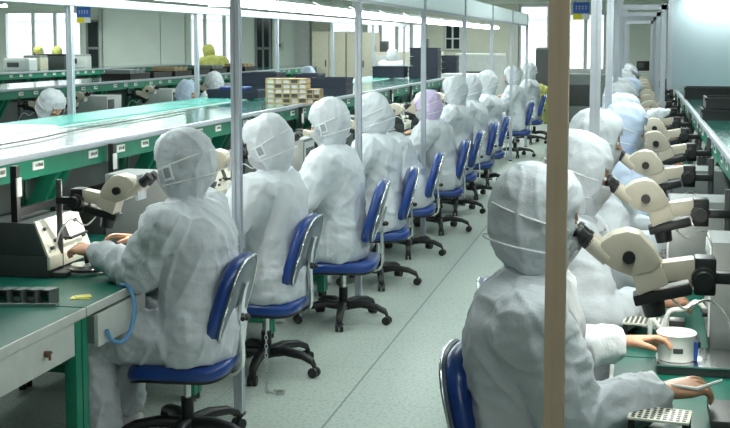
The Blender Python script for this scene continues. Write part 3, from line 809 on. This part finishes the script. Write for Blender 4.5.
def again(src, label, loc, rz): return dup(src, loc, rz, label)
again(genA, 'person in white hooded coverall on the eighth chair of the left row', (-1.725, 13.07, 0), PI - .05)
again(genC, 'person in white hooded coverall on the ninth chair of the left row', (-1.72, 14.28, 0), PI + .05)
again(genA, 'person in white hooded coverall near the far end of the left row, before the last', (-1.745, 17.9, 0), PI + .1)
again(genC, 'person in white hooded coverall last at the far end of the left row', (-1.745, 20.3, 0), PI)
# yellow jacket on the last empty chair
dup(chair, (-1.75, 21.4, 0), PI * .5, 'blue office chair with an olive jacket hung on it')
bm = nb(); rg = []
for z, a, b in ((.30, .14, .25), (.5, .13, .26), (.75, .11, .25), (.93, .07, .21), (.965, .03, .15)): rg.append(ell((0, 0, z), (1, 0, 0), (0, 1, 0), a, b, 20, 2.6))
loft(bm, rg); limb(bm, [(0, .22, .88), (.03, .27, .65), (.02, .27, .42)], [.06, .055, .05], 12, 3); limb(bm, [(0, -.22, .88), (.03, -.27, .65), (.02, -.27, .42)], [.06, .055, .05], 12, 3)
bm = remesh(bm, .015, 2); wrinkle(bm, .012, 7, 9); o = obj('jacket', bm, suit_y, None, 180); o.location = (-1.75, 21.18, 0); o.rotation_euler = (0, 0, PI * .5); tag(o, 'olive yellow jacket hung over a chair at the far end of the aisle', 'jacket')

# ------------------------------------------------------------------ right row
HR_ = [3.20 + UN * k for k in range(13)]
rdx = [-.285, -.225, -.22, -.14, -.17, -.16, -.18, -.15, -.17, -.15, -.17, -.15, -.17]
for i, y in enumerate(HR_):
    c_ = dup(chair, (rdx[i] + (.075 if i == 0 else -.05 if i == 1 else 0), y, 0), (-.06, .1, -.05, .08)[i % 4], 'blue office chair under the %s worker of the right row' % ORD[i])
    if i == 0: raise_back(c_, .05)
r1 = person('person in white hooded coverall nearest at right, seen from behind, holding tweezers', (-.285, 3.2, 0), 0, crown=1.372, lean=1, hx=.012, yaw=8, pitch=12, bulk=1.0,
            wl=(.245, .43, .80), wr=(.365, -.04, .79), pl=(-.1, .5, -.8), pr=(-.1, -.4, -.9), voxel=.0075, seed=11., curl=.75)
r2 = person('person in white hooded coverall second in the right row, bent to the eyepieces', (-.28, 4.41, 0), 0, crown=1.372, lean=1, bulk=.9, hx=.06, yaw=-4, pitch=14, wl=(.36, .16, .82), wr=(.36, -.14, .79), voxel=.011, seed=12.)
r3 = person('person in pale blue white coverall third in the right row', (-.22, HR_[2], 0), 0, crown=1.40, lean=2, hx=.01, yaw=0, pitch=12, voxel=.012, seed=13.)
r4 = person('person in pale blue hooded coverall fourth in the right row', (-.14, HR_[3], 0), 0, crown=1.365, lean=4, hx=.02, yaw=0, pitch=14, m=suit_b, voxel=.013, seed=14.)
for i in range(4, 13):
    again((r3, r4, r3)[i % 3], 'person in hooded coverall in the right row, %s from the camera' % ORD[i], (rdx[i], HR_[i], 0), (.1, -.1, 0)[i % 3])
# opposite side of the long shelf and second bench line
o1 = person('person in white hood and mask facing out behind the long shelf at far left', (-5.06, 9.6, 0), -.25, crown=1.28, lean=5, hx=.03, yaw=-10, pitch=34, voxel=.014, seed=21.)
dup(chair, (-5.06, 9.6, 0), 0, 'blue office chair of the masked worker behind the long shelf')
o2 = person('person in pale blue hood bent behind the teal shelf, beside the middle pole', (-5.06, 12.75, 0), -.1, crown=1.27, lean=8, hx=.03, pitch=20, hoodm=suit_b, voxel=.014, seed=22.)
dup(chair, (-5.02, 12.75, 0), 0, 'blue office chair of the pale blue hooded worker behind the teal shelf')
o3 = dup(o1, (-5.60, 15.75, 0), PI - .3, 'person in white hood at the second bench line, behind the dark trays')
dup(chair, (-5.60, 15.75, 0), PI, 'blue office chair at the second bench line behind the dark trays')
o4 = dup(o2, (-5.55, 20.6, 0), PI, 'person in pale blue hood at the second bench line, before the beige lockers')
dup(chair, (-5.55, 20.6, 0), PI, 'blue office chair at the second bench line before the beige lockers')
rm(chair)
# standing and far people
person('person in olive yellow coverall stooping by the far window', (-7.85, 22.0, 0), PI * .8, crown=1.28, standing=True, lean=26, hx=.05, pitch=30, bulk=1.45, wl=(.42, .12, 1.12), wr=(.40, -.12, 1.12), m=suit_y, voxel=.016, seed=31., strap=False)
f1 = person('person in olive hood standing at far left window, left one of two', (-13.0, 24.6, 0), -PI / 2, crown=1.10, standing=True, lean=4, m=suit, hoodm=suit_y, voxel=.018, seed=32., strap=False)
dup(f1, (-12.95, 25.3, 0), PI / 2, 'person in olive hood turned away at far left by the window, right one of two')
person('person in white coverall and hood standing at the grey oven before the blinds', (-4.66, 23.0, 0), PI * .5, crown=1.06, standing=True, lean=4, bulk=1.2, voxel=.018, seed=33., strap=False)

# ------------------------------------------------------------------ machines and microscopes
sl = make_scope('black and ivory stereo microscope of the first left worker', .435, (-1.967, 4.68, TT), PI)
# transform: stand the post on the bench
bm = nb(); prism(bm, [(.05, .33), (.062, .33), (.056, .44), (.046, .44)], -.045, .045, bev=.003); obj('paper_shield', bm, bag_m, sl)
for i, y in enumerate(HL[1:9]): dup(sl, (-1.975 - (.02 if i else 0), y + .02, TT), PI + (-.05, .04, 0)[i % 3], 'ivory stereo microscope before the %s worker of the left row' % who[i + 1])
sr = make_scope('ivory stereo microscope nearest the camera in the right row', .495, (-.150, 3.22, TT), 0)
for i, y in enumerate(HR_[1:]): dup(sr, ((-.10, -.10, -.03)[min(i, 2)] + .01 * (i % 2), y + .02, TT), (.02, -.03, .04)[i % 3], 'ivory stereo microscope of the %s worker in the right row' % ORD[i + 1])
bl = make_bonder('dark grey bonding machine with slanted ivory panel before the first left worker', (-2.385, 4.755, TT), PI)
for i, y in enumerate(HL[1:9]): dup(bl, (-2.46, y + .03, TT), PI, 'bonding machine before the %s worker of the left row' % who[i + 1])
for i, y in enumerate(HR_): dup(bl, (.44, y + (-.07 if i == 0 else .05), TT), 0, 'bonding machine before the %s worker of the right row' % ORD[i])
def cabinet(label, loc, rz=0):
    t = thing('instrument_cabinet', label, 'cabinet', loc, rz, 'grey instrument cabinets')
    bm = nb(); bx(bm, 0, .40, -.13, .13, .015, .36, .006); obj('case', bm, grey2, t)
    bm = nb()
    for x in (.05, .35):
        for y in (-.1, .1): cyl(bm, (x, y, 0), (x, y, .016), .015, 10)
    obj('foot', bm, blk, t)
    bm = nb(); bx(bm, -.006, 0, -.115, .115, .05, .34, .002); p = obj('front_panel', bm, lgrey, t)
    bm = nb(); bx(bm, -.010, -.006, -.09, .09, .2, .3); obj('display', bm, dgrey, p)
    for y in (-.07, 0, .07):
        bm = nb(); cyl(bm, (-.006, y, .12), (-.022, y, .12), .014, 12); obj('dial', bm, blk, p)
    return t
cb = cabinet('grey instrument cabinet on the bench between the first and second left workers', (-2.08, 5.44, TT), PI)
dup(cb, (-2.10, 7.62, TT), PI, 'grey instrument cabinet on the bench behind the third left worker')
dup(cb, (-2.10, 10.02, TT), PI, 'grey instrument cabinet on the bench behind the fifth left worker')
dup(cb, (.245, 4.03, TT), 0, 'grey instrument cabinet at the right picture edge beside the metal plate')
dup(cb, (.14, 5.02, TT), 0, 'grey instrument cabinet on the right bench before the second worker')
dup(cb, (.14, 6.22, TT), 0, 'grey instrument cabinet on the right bench before the third worker')
bm = nb(); bx(bm, 0, .004, 0, .21, 0, .24); o = obj('paper_sheet', bm, white, None, 0); o.location = (-2.12, 5.66, TT); o.rotation_euler = (0, R(-15), PI); tag(o, 'bright white sheet leaning on the bench behind the first left worker', 'paper')

# first left worker's bench: joystick, tray of chips, note, wrist strap
t = thing('joystick_base', 'round metal joystick base under the first left worker hand', 'joystick', (-2.285, 4.70, TT))
bm = nb(); tube(bm, [(0, 0, 0), (0, 0, .012), (0, 0, .024), (0, 0, .030), (0, 0, .042), (0, 0, .046)], [.085, .088, .082, .070, .066, .03], 28); obj('disc', bm, steel, t)
bm = nb(); tube(bm, [(0, 0, .018), (0, 0, .028)], [.0885, .0845], 28); obj('rim', bm, blk, t)
bm = nb(); cyl(bm, (0, 0, .045), (0, 0, .075), .010, 12); ball(bm, (0, 0, .08), .014); obj('stick', bm, blk, t)
t = None
for k in range(8):
    q = thing('magazine_box', 'small dark metal chip magazine on the left bench, %s from the bench end' % ORD[k], 'magazine', (-2.165 - .052 * k, 4.13 - .010 * k, TT), -.2, 'dark magazines on the left bench')
    bm = nb(); bx(bm, -.021, .021, -.03, .03, 0, .012); bx(bm, -.021, -.017, -.03, .03, .012, .052); bx(bm, .017, .021, -.03, .03, .012, .052); bx(bm, -.021, .021, -.03, .03, .050, .055); obj('case', bm, grey2, q, 0)
    bm = nb(); bx(bm, -.0165, .0165, -.026, .026, .0125, .030); obj('insert', bm, steel if k % 3 else gmat, q, 0)
    bm = nb(); bx(bm, -.015, .015, -.034, -.0301, .03, .05); obj('clip', bm, blk, q, 0)
bm = nb(); bx(bm, -.225, .225, -.006, .006, 0, .012); o = obj('metal_ruler', bm, steel, None, 0); o.location = (-2.33, 4.030, TT); o.rotation_euler = (0, 0, .19); tag(o, 'thin bright metal bar in front of the dark magazines', 'ruler')
bm = nb(); box(bm, (0, 0, .002), (.075, .055, .003), None); box(bm, (.008, .01, .0055), (.06, .05, .003), Matrix.Rotation(.3, 3, 'Z')); o = obj('sticky_note', bm, yel, None, 0); o.location = (-2.085, 4.23, TT); o.rotation_euler = (0, 0, .3); tag(o, 'pale yellow notes lying at the end of the left bench', 'paper')
bm = nb(); pts = [(-2.02, 4.46, .720), (-1.975, 4.44, .712), (-1.945, 4.42, .64), (-1.945, 4.37, .555), (-1.948, 4.29, .530), (-1.955, 4.22, .555), (-1.96, 4.19, .60)]
tube(bm, pts, .008, 8, smooth=5); o = obj('wrist_strap_cord', bm, lblue, None, 180); tag(o, 'pale blue wrist strap cord hanging from the left bench edge', 'cord')
bm = nb(); tube(bm, [(-2.66, 2.9, 1.209), (-2.80, 3.9, 1.209), (-2.95, 4.9, 1.209), (-2.98, 5.6, 1.21), (-3.08, 6.4, 1.209), (-3.1, 7.2, 1.209), (-3.16, 8.4, 1.209)], .0045, 8, smooth=6); o = obj('power_cable', bm, blk, None, 180); tag(o, 'black cable lying along the long green shelf', 'cable')
# right bench foreground
t = thing('work_plate', 'shiny metal plate block on the right bench under the white reel', 'plate', (.08, 3.62, TT), .0)
bm = nb(); bx(bm, 0, .34, 0, .22, .0, .026, .003); obj('base', bm, dgrey, t)
bm = nb(); bx(bm, -.004, .344, -.004, .224, .026, .032, .001); obj('plate', bm, chrome, t)
t = thing('tape_reel', 'white cup shaped reel on the metal plate by the gloveless hand', 'reel', (.135, 3.69, TT + .032))
bm = nb(); tube(bm, [(0, 0, 0), (0, 0, .004), (0, 0, .070), (0, 0, .082), (0, 0, .086)], [.050, .055, .055, .060, .057], 32); ball(bm, (0, 0, .083), .046, (1, 1, .1)); obj('cup', bm, white, t, 40)
bm = nb(); tube(bm, [(0, 0, .084), (0, 0, .0885)], [.044, .044], 28); obj('core', bm, steel, t)
bm = nb(); a = [(.0556 * math.sin(q), -.0556 * math.cos(q)) for q in (-.2, -.07, .07, .2, .33)]
loft(bm, [[Vector((x, y, z)) for x, y in a] + [Vector((x * .98, y * .98, z)) for x, y in a[::-1]] for z in (.03, .045)]); obj('label', bm, dgrey, t, 0)
bm = nb(); bx(bm, .050, .062, -.025, .025, .004, .06, .003); obj('clip', bm, blue, t)
reel0 = t
t = thing('perforated_tray', 'perforated metal tray on dark legs at the lower right bench edge', 'tray', (.075, 3.02, TT), -.12)
bm = nb(); bx(bm, -.075, .075, -.055, .055, .058, .064, .001); obj('plate', bm, ivory2, t)
bm = nb()
for i in range(9):
    for j in range(6): cyl(bm, (-.062 + i * .0155, -.042 + j * .0168, .0641), (-.062 + i * .0155, -.042 + j * .0168, .0652), .0052, 8)
obj('holes', bm, dgrey, t)
for sx in (-.065, .065):
    for sy in (-.045, .045):
        bm = nb(); bx(bm, sx - .007, sx + .007, sy - .007, sy + .007, 0, .058); obj('leg', bm, blk, t)
for k, (x, y, r_, w_) in enumerate(((.05, 4.05, -.1, 'second right worker'), (.06, 5.28, .1, 'third right worker'), (.05, 6.48, 0, 'fourth right worker'))):
    dup(t, (x, y, TT), r_, 'perforated metal tray on the bench beside the %s' % w_)
for k, (x, y, r_, w_) in enumerate(((-2.12, 6.42, .2, 'second'), (-2.14, 7.0, -.1, 'third'), (-2.12, 8.82, .1, 'fourth'), (-2.14, 11.2, 0, 'sixth'))):
    dup(t, (x, y, TT), r_, 'perforated metal tray on the bench beside the %s left worker' % w_)
for k, (x, y, w_) in enumerate(((-2.30, 6.38, 'second'), (-2.32, 7.44, 'third'), (-2.30, 9.85, 'fifth'))):
    dup(reel0, (x, y, TT), PI + .4 * k, 'white cup shaped reel on the bench beside the %s left worker' % w_)
dup(reel0, (.10, 4.78, TT), 1., 'white cup shaped reel on the bench beyond the second right worker')
for k, (x, y, w_) in enumerate(((-2.22, 6.52, 'second'), (-2.25, 7.7, 'third'), (-2.2, 10.1, 'fifth'))):
    bm = nb(); bx(bm, 0, .004, -.1, .1, 0, .2); bx(bm, .0, .06, -.1, .1, 0, .006); o = obj('document_stand', bm, white, None, 0); o.location = (x, y, TT); o.rotation_euler = (0, R(8), PI); tag(o, 'white sheet stand on the bench beyond the %s left worker' % w_, 'paper')
bm = nb(); tube(bm, [(.105, 3.155, .812), (.17, 3.17, .80), (.235, 3.19, .822)], [.003, .006, .004], 8); o = obj('tweezers', bm, white, None, 60); tag(o, 'white tweezers held in the near right worker hand', 'tweezers')
t = thing('chip_feeder', 'small black fixture with white tubing beside the metal plate', 'fixture', (.12, 3.98, TT))
bm = nb(); bx(bm, -.08, .1, -.05, .05, 0, .03, .004); bx(bm, 0, .05, -.03, .03, .03, .09, .003); obj('body', bm, blk, t)
bm = nb(); tube(bm, [(-.06, -.02, .03), (-.055, -.02, .09), (-.02, -.03, .06), (.0, -.03, .12), (.05, -.02, .13), (.09, 0, .15), (.13, .0, .10)], .008, 8, smooth=5); obj('tubing', bm, white, t, 180)
# chain on the second chair's pole
t = thing('ground_chain', 'steel chain with padlock lying by the second left chair base', 'chain', (-1.70, 5.45, 0))
bm = nb()
for k in range(16):
    z = .30 - k * .022
    if z > .01: p = Vector((-.02, 0, z)); ax = k % 2
    else: p = Vector((-.02 + .02 * (k - 13), .004 * (k % 2), .008)); ax = k % 2
    pts = [p + (Vector((.007 * math.cos(a), 0, .014 * math.sin(a))) if ax else Vector((0, .007 * math.cos(a), .014 * math.sin(a))) if z > .01 else Vector((.014 * math.cos(a), .007 * math.sin(a), 0))) for a in [2 * PI * i / 10 for i in range(11)]]
    tube(bm, pts, .0026, 5)
obj('links', bm, steel, t); bm = nb(); bx(bm, .035, .07, -.015, .015, 0, .022, .004); obj('padlock', bm, steel, t)

# ------------------------------------------------------------------ trays, crates and racks on the shelves
def crate(label, x, y, z, sx, sy, sz, m=navy, grp='dark blue crates on the shelves', ribs=3, rz=0):
    t = thing('crate', label, 'crate', (x, y, z), rz, grp)
    bm = nb(); w = .012
    bx(bm, 0, sx, 0, sy, 0, w); bx(bm, 0, sx, 0, w, w, sz); bx(bm, 0, sx, sy - w, sy, w, sz); bx(bm, 0, w, w, sy - w, w, sz); bx(bm, sx - w, sx, w, sy - w, w, sz)
    obj('bin', bm, m, t, 0)
    bm = nb()
    for zz in (sz - .02,) + ((sz * .5,) if ribs > 2 else ()): bx(bm, -.008, sx + .008, -.008, .0, zz, zz + .016); bx(bm, sx, sx + .008, 0, sy, zz, zz + .016)
    obj('rim', bm, m, t, 0)
    return t
crate('low dark blue tray on the teal shelf between the second and third middle poles', -3.66, 9.95, SH + .012, .46, .30, .075)
bm = nb(); bx(bm, -.12, .12, -.09, .09, 0, .02, .004); o = obj('blue_tray', bm, blue, None); o.location = (-3.45, 10.1, SH + .088); tag(o, 'pale blue lid lying on the low dark tray', 'tray')
crate('large dark blue crate left of the tan parts rack', -3.60, 10.7, SH + .012, .34, .30, .205)
crate('second large dark blue crate behind the tan parts rack', -3.22, 11.2, SH + .005, .22, .30, .19)
crate('dark blue crate right of the tan parts rack', -3.0, 11.0, SH, .33, .30, .165)
crate('dark blue crate on the shelf under the far window, left one', -3.55, 16.2, SH + .012, .44, .30, .155)
crate('dark blue crate on the shelf under the far window, right one', -3.06, 16.3, SH + .005, .40, .30, .155)
crate('dark blue crate stacked on the right one under the far window', -3.0, 16.32, SH + .162, .34, .28, .22)
for k in range(3): crate('navy storage bin in the tall far stack, %s from the bottom' % ORD[k], -3.36, 18.0, SH + .014 + .135 * k, .42, .3, .13)
for k in range(3): crate('navy storage bin in the far stack by the white machine, %s from the bottom' % ORD[k], -2.90, 18.15, SH + .002 + .1 * k, .22, .3, .095)
# tan parts rack
t = thing('parts_rack', 'tan pigeonhole parts rack with dark compartments on the long shelf', 'rack', (-2.955, 9.40, SH + .001))
bm = nb()
for i in range(6): bx(bm, i * .068, i * .068 + .008, 0, .12, 0, .205)
for j in range(6): bx(bm, 0, .348, 0, .12, j * .0395, j * .0395 + .007)
for i in range(1, 3): bx(bm, .34 + i * .056, .346 + i * .056, 0, .12, 0, .118)
for j in range(4): bx(bm, .348, .458, 0, .12, j * .0375, j * .0375 + .006)
obj('frame', bm, tan, t, 0)
bm = nb(); bx(bm, .004, .344, .11, .118, .004, .2); bx(bm, .346, .455, .11, .118, .004, .115); obj('back_panel', bm, grey, t, 0)
rs = random.Random(3)
for i in range(5):
    for j in range(5):
        bm = nb(); bx(bm, i * .068 + .012, i * .068 + .062, .012, .10, j * .0395 + .008, j * .0395 + .036); obj('compartment_box', bm, (dgrey, lgrey, edge, dgrey, lgrey)[rs.randrange(5)], t, 0)
for i in range(2):
    for j in range(3):
        bm = nb(); bx(bm, .352 + i * .056, .352 + i * .056 + .044, .012, .10, j * .0375 + .007, j * .0375 + .034); obj('compartment_box', bm, (dgrey, lgrey)[rs.randrange(2)], t, 0)
# right shelf trays
for k, (x, y) in enumerate(((.42, 10.9), (.42, 8.0))):
    for q in range(1 + k):
        crate('long black tray on the right shelf, %s' % (('farther one',), ('lower one of the near pair', 'upper one of the near pair'))[k][q], x + .02 * q, y, SH + .075 * q, .80, .34, (.105, .07)[k], blk, 'long black trays on the right shelf', 2)
bm = nb(); tube(bm, [(0, 0, 0), (.07, .02, .01), (.13, .0, .0), (.18, .03, .01)], [.025, .04, .035, .015], 14, smooth=3); bm = remesh(bm, .008, 1); wrinkle(bm, .008, 16, 4)
o = obj('plastic_bag', bm, bag_m, None, 180); o.location = (.06, 5.66, 1.30); o.rotation_euler = (0, -.15, .4)
o.scale = (.75, .75, .6); o.location = (.06, 6.72, 1.30); tag(o, 'clear plastic sleeve draped over the third right microscope', 'bag')
# second and third bench lines: things on their shelves and tables
def pc(label, x, y, z, rz):
    t = thing('control_unit', label, 'computer', (x, y, z), rz, 'pale grey control units on the second benches')
    bm = nb(); bx(bm, 0, .42, -.2, .2, .01, .36, .006); obj('case', bm, lgrey, t)
    bm = nb(); bx(bm, -.008, 0, .02, .18, .14, .32, .003); obj('vent_panel', bm, dgrey, t)
    bm = nb()
    for x_ in (.04, .38):
        for y_ in (-.16, .16): cyl(bm, (x_, y_, 0), (x_, y_, .011), .015, 8)
    obj('foot', bm, blk, t)
    return t
p0 = pc('pale grey control unit on the second bench line, nearest the camera', -6.02, 13.2, TT, PI)
dup(p0, (-6.05, 15.3, TT), PI, 'pale grey control unit on the second bench line, beside the thin pole')
dup(p0, (-6.05, 17.6, TT), PI, 'pale grey control unit on the second bench line, farthest one')
for k, y in enumerate((11.6, 12.4, 14.4, 16.6)):
    dup(sl, (-5.95, y, TT), PI, 'ivory microscope on the second bench line, %s from the camera' % ORD[k])
def boxy(name, label, cat, x, y, z, sx, sy, sz, m, top=None, grp=None, detail=dgrey):
    t = thing(name, label, cat, (x, y, z), 0, grp)
    bm = nb(); bx(bm, 0, sx, 0, sy, 0, sz, min(.01, sz * .1)); obj('case', bm, m, t)
    bm = nb(); bx(bm, sx * .15, sx * .6, -.008, 0, sz * .35, sz * .8, .002); obj('front_panel', bm, detail, t)
    if top is not None: bm = nb(); bx(bm, .01, sx - .01, .01, sy - .01, sz, sz + .04, .004); obj('lid', bm, top, t)
    return t
boxy('black_case', 'black case with brown base on the farthest shelf by the left window', 'case', -11.0, 20.6, SH, .62, .3, .24, dgrey, blk)
boxy('desktop_printer', 'white printer on the farthest shelf before the dark door', 'printer', -11.02, 21.9, SH, .42, .3, .22, white, lgrey)
boxy('test_instrument', 'pale instrument on the farthest shelf at the left picture edge', 'instrument', -10.9, 19.3, SH, .5, .3, .18, lgrey, white)
boxy('test_instrument', 'low grey instrument on the farthest shelf left of the black case', 'instrument', -10.85, 19.9, SH, .35, .3, .22, beige, grey)
for k in range(7):
    t = crate('low black tray on the second shelf line, %s from the camera' % ORD[k], -6.98, 14.9 + .80 * k, SH, .42, .66, .08, blk, 'low black trays on the second shelf', 2)
    if k % 2 == 0:
        bm = nb()
        for q in range(3): bx(bm, .03, .39, .05 + q * .18, .20 + q * .18, .012, .13)
        obj('card_stack', bm, tan if k % 4 else grey, t, 0)
# far hall furniture
def locker(label, x, y, w, h):
    t = thing('locker', label, 'locker', (x, y, 0), 0, 'beige lockers')
    bm = nb(); bx(bm, 0, w, 0, .5, .05, h, .006); bx(bm, .02, w - .02, .02, .48, 0, .05); obj('carcass', bm, beige, t)
    for s in (0, 1):
        bm = nb(); bx(bm, .01 + s * w / 2, (s + 1) * w / 2 - .01, -.018, 0, .08, h - .04, .004); d = obj('door', bm, beige, t)
        bm = nb(); xx = w / 2 + (-.06 if s == 0 else .06); bx(bm, xx - .012, xx + .012, -.035, -.018, h * .62, h * .62 + .14, .003); obj('handle', bm, dgrey, d)
    return t
locker('tall beige two door locker by the far wall, left one', -6.62, 24.3, .72, 1.92); locker('tall beige two door locker by the far wall, right one', -5.88, 24.3, .60, 1.90)
t = thing('reflow_oven', 'long beige grey oven machine below the blinds at the far wall', 'machine', (-5.25, 24.0, 0))
bm = nb(); bx(bm, 0, 1.35, 0, .7, .1, 1.5, .02); bx(bm, .05, 1.3, .05, .65, 0, .1); obj('housing', bm, beige, t)
bm = nb(); prism(bm, [(0.06, 1.22), (.55, 1.22), (.55, 1.44), (.06, 1.44)], -.03, 0, bev=.006); obj('hood_door', bm, lgrey, t)
bm = nb(); bx(bm, .78, .98, -.012, 0, 1.2, 1.42, .003); obj('screen', bm, screen_m, t)
bm = nb(); bx(bm, .1, .25, .2, .4, 1.5, 1.72, .005); bx(bm, .95, 1.10, .2, .4, 1.5, 1.76, .005); obj('exhaust_box', bm, dgrey, t)
boxy('white_machine', 'white bench machine beyond the ninth left worker', 'machine', -2.72, 16.9, TT, .55, .5, .50, white, lgrey)
boxy('control_rack', 'grey control rack standing beyond the white machine', 'machine', -3.3, 22.2, 0, .9, .6, 1.45, lgrey, white)
boxy('control_rack', 'dark cabinet standing at the far end of the aisle by the window', 'cabinet', -2.05, 25.2, 0, .5, .5, 1.55, dgrey, grey)
boxy('monitor_case', 'black monitor case at the far end of the right row', 'monitor', .0, 21.5, SH + .0, .22, .2, .17, blk, None)
boxy('far_cabinet', 'grey low cabinet below the far right window', 'cabinet', -1.6, 25.8, 0, 1.1, .5, 1.0, grey, lgrey)
t = thing('end_table', 'pale table under the black monitor case at the far end of the right row', 'table', (-.1, 21.4, 0))
bm = nb(); bx(bm, -.1, .6, -.05, .5, SH - .04, SH, .004); obj('top', bm, lgrey, t)
for x in (-.07, .57):
    for y in (-.02, .47):
        bm = nb(); bx(bm, x - .02, x + .02, y - .02, y + .02, 0, SH - .04); obj('leg', bm, alu, t)
# signs hanging on the columns
def sign(label, x, y, z, s=1.):
    t = thing('hanging_sign', label, 'sign', (x, y, z), 0, 'blue and yellow area signs')
    bm = nb(); bx(bm, 0, .36 * s, -.012, .012, .13 * s, .38 * s); obj('blue_plate', bm, bluesign, t, 0)
    bm = nb(); bx(bm, 0, .20 * s, -.012, .012, 0, .128 * s); obj('yellow_plate', bm, yel2, t, 0)
    bm = nb(); bx(bm, .202 * s, .36 * s, -.012, .012, .0, .128 * s); obj('white_plate', bm, white, t, 0)
    bm = nb()
    for k in range(4):
        x0 = (.05 + .07 * k) * s; bx(bm, x0, x0 + .045 * s, -.015, -.012, .28 * s, .292 * s); bx(bm, x0 + .018 * s, x0 + .026 * s, -.015, -.012, .21 * s, .31 * s); bx(bm, x0 + .004 * s, x0 + .04 * s, -.015, -.012, .235 * s, .243 * s)
    obj('lettering', bm, white, t, 0)
    bm = nb(); cyl(bm, (.05 * s, 0, .38 * s), (.05 * s, 0, HC_ - z), .004, 6); obj('hanger', bm, blk, t); bm = nb(); cyl(bm, (.31 * s, 0, .38 * s), (.31 * s, 0, HC_ - z), .004, 6); obj('hanger', bm, blk, t)
sign('blue and yellow hanging sign by the dark door at far left', -13.35, 27.2, 2.17)
sign('blue and yellow hanging sign by the far right window', -1.40, 27.2, 2.20)
t = thing('wall_thermostat', 'small grey control box on the far wall right of the dark door', 'switch box', (-8.42, Y1 - .06, 1.50))
bm = nb(); bx(bm, -.08, .08, -.05, 0, 0, .2, .006); obj('case', bm, lgrey, t); bm = nb(); bx(bm, -.04, .04, -.056, -.05, .08, .15); obj('display', bm, dgrey, t); bm = nb(); cyl(bm, (0, -.02, .2), (0, -.02, 1.1), .012, 8); obj('conduit', bm, lgrey, t)

# ------------------------------------------------------------------ light
def area(name, loc, size, sy, power, col=(.90, 1., .96), rot=(0, 0, 0)):
    l = bpy.data.lights.new(name, 'AREA'); l.shape = 'RECTANGLE'; l.size = size; l.size_y = sy; l.energy = power; l.color = col
    o = bpy.data.objects.new(name, l); C.objects.link(o); o.location = loc; o.rotation_euler = rot
for x, y, p in ((.2, -.2, 26), (-1., 7., 16), (-1., 14., 30), (-5., 8., 30), (-5., 15., 30), (-5., 22., 70), (-9, 12, 70), (-9, 20, 90), (-13, 17, 90), (-13., 24, 100), (-.9, 22, 70), (-3.5, 25, 80), (.3, 10.5, 26), (-.2, 16., 30)):
    area('ceiling_fill', (x, y, HC_ - .03), .6, 3.0, p)  # room light without fixtures, with fill added for near pole and far workers
def bulb(loc, power, r=.02):
    l = bpy.data.lights.new('microscope_lamp', 'POINT'); l.energy = power; l.shadow_soft_size = r; l.color = (1, .97, .85)
    o = bpy.data.objects.new('microscope_lamp', l); C.objects.link(o); o.location = loc
bulb((-2.24, 4.86, 1.03), 4.5); bulb((.13, 3.56, 1.02), 4.); bulb((.12, 4.75, .98), 1.6); bulb((-2.2, 6.1, 1.0), 1.6); bulb((-2.2, 7.3, 1.0), 1.6)
w = bpy.data.worlds.new('sky'); bpy.context.scene.world = w; w.use_nodes = True
nt = w.node_tree; bg = nt.nodes['Background']; bg.inputs['Color'].default_value = (.86, .93, 1, 1); bg.inputs['Strength'].default_value = 3.6
sc = bpy.context.scene
sc.view_settings.view_transform = 'Standard'; sc.view_settings.look = 'None'; sc.view_settings.exposure = .12; sc.view_settings.gamma = 1; sc.view_settings.use_curve_mapping = False
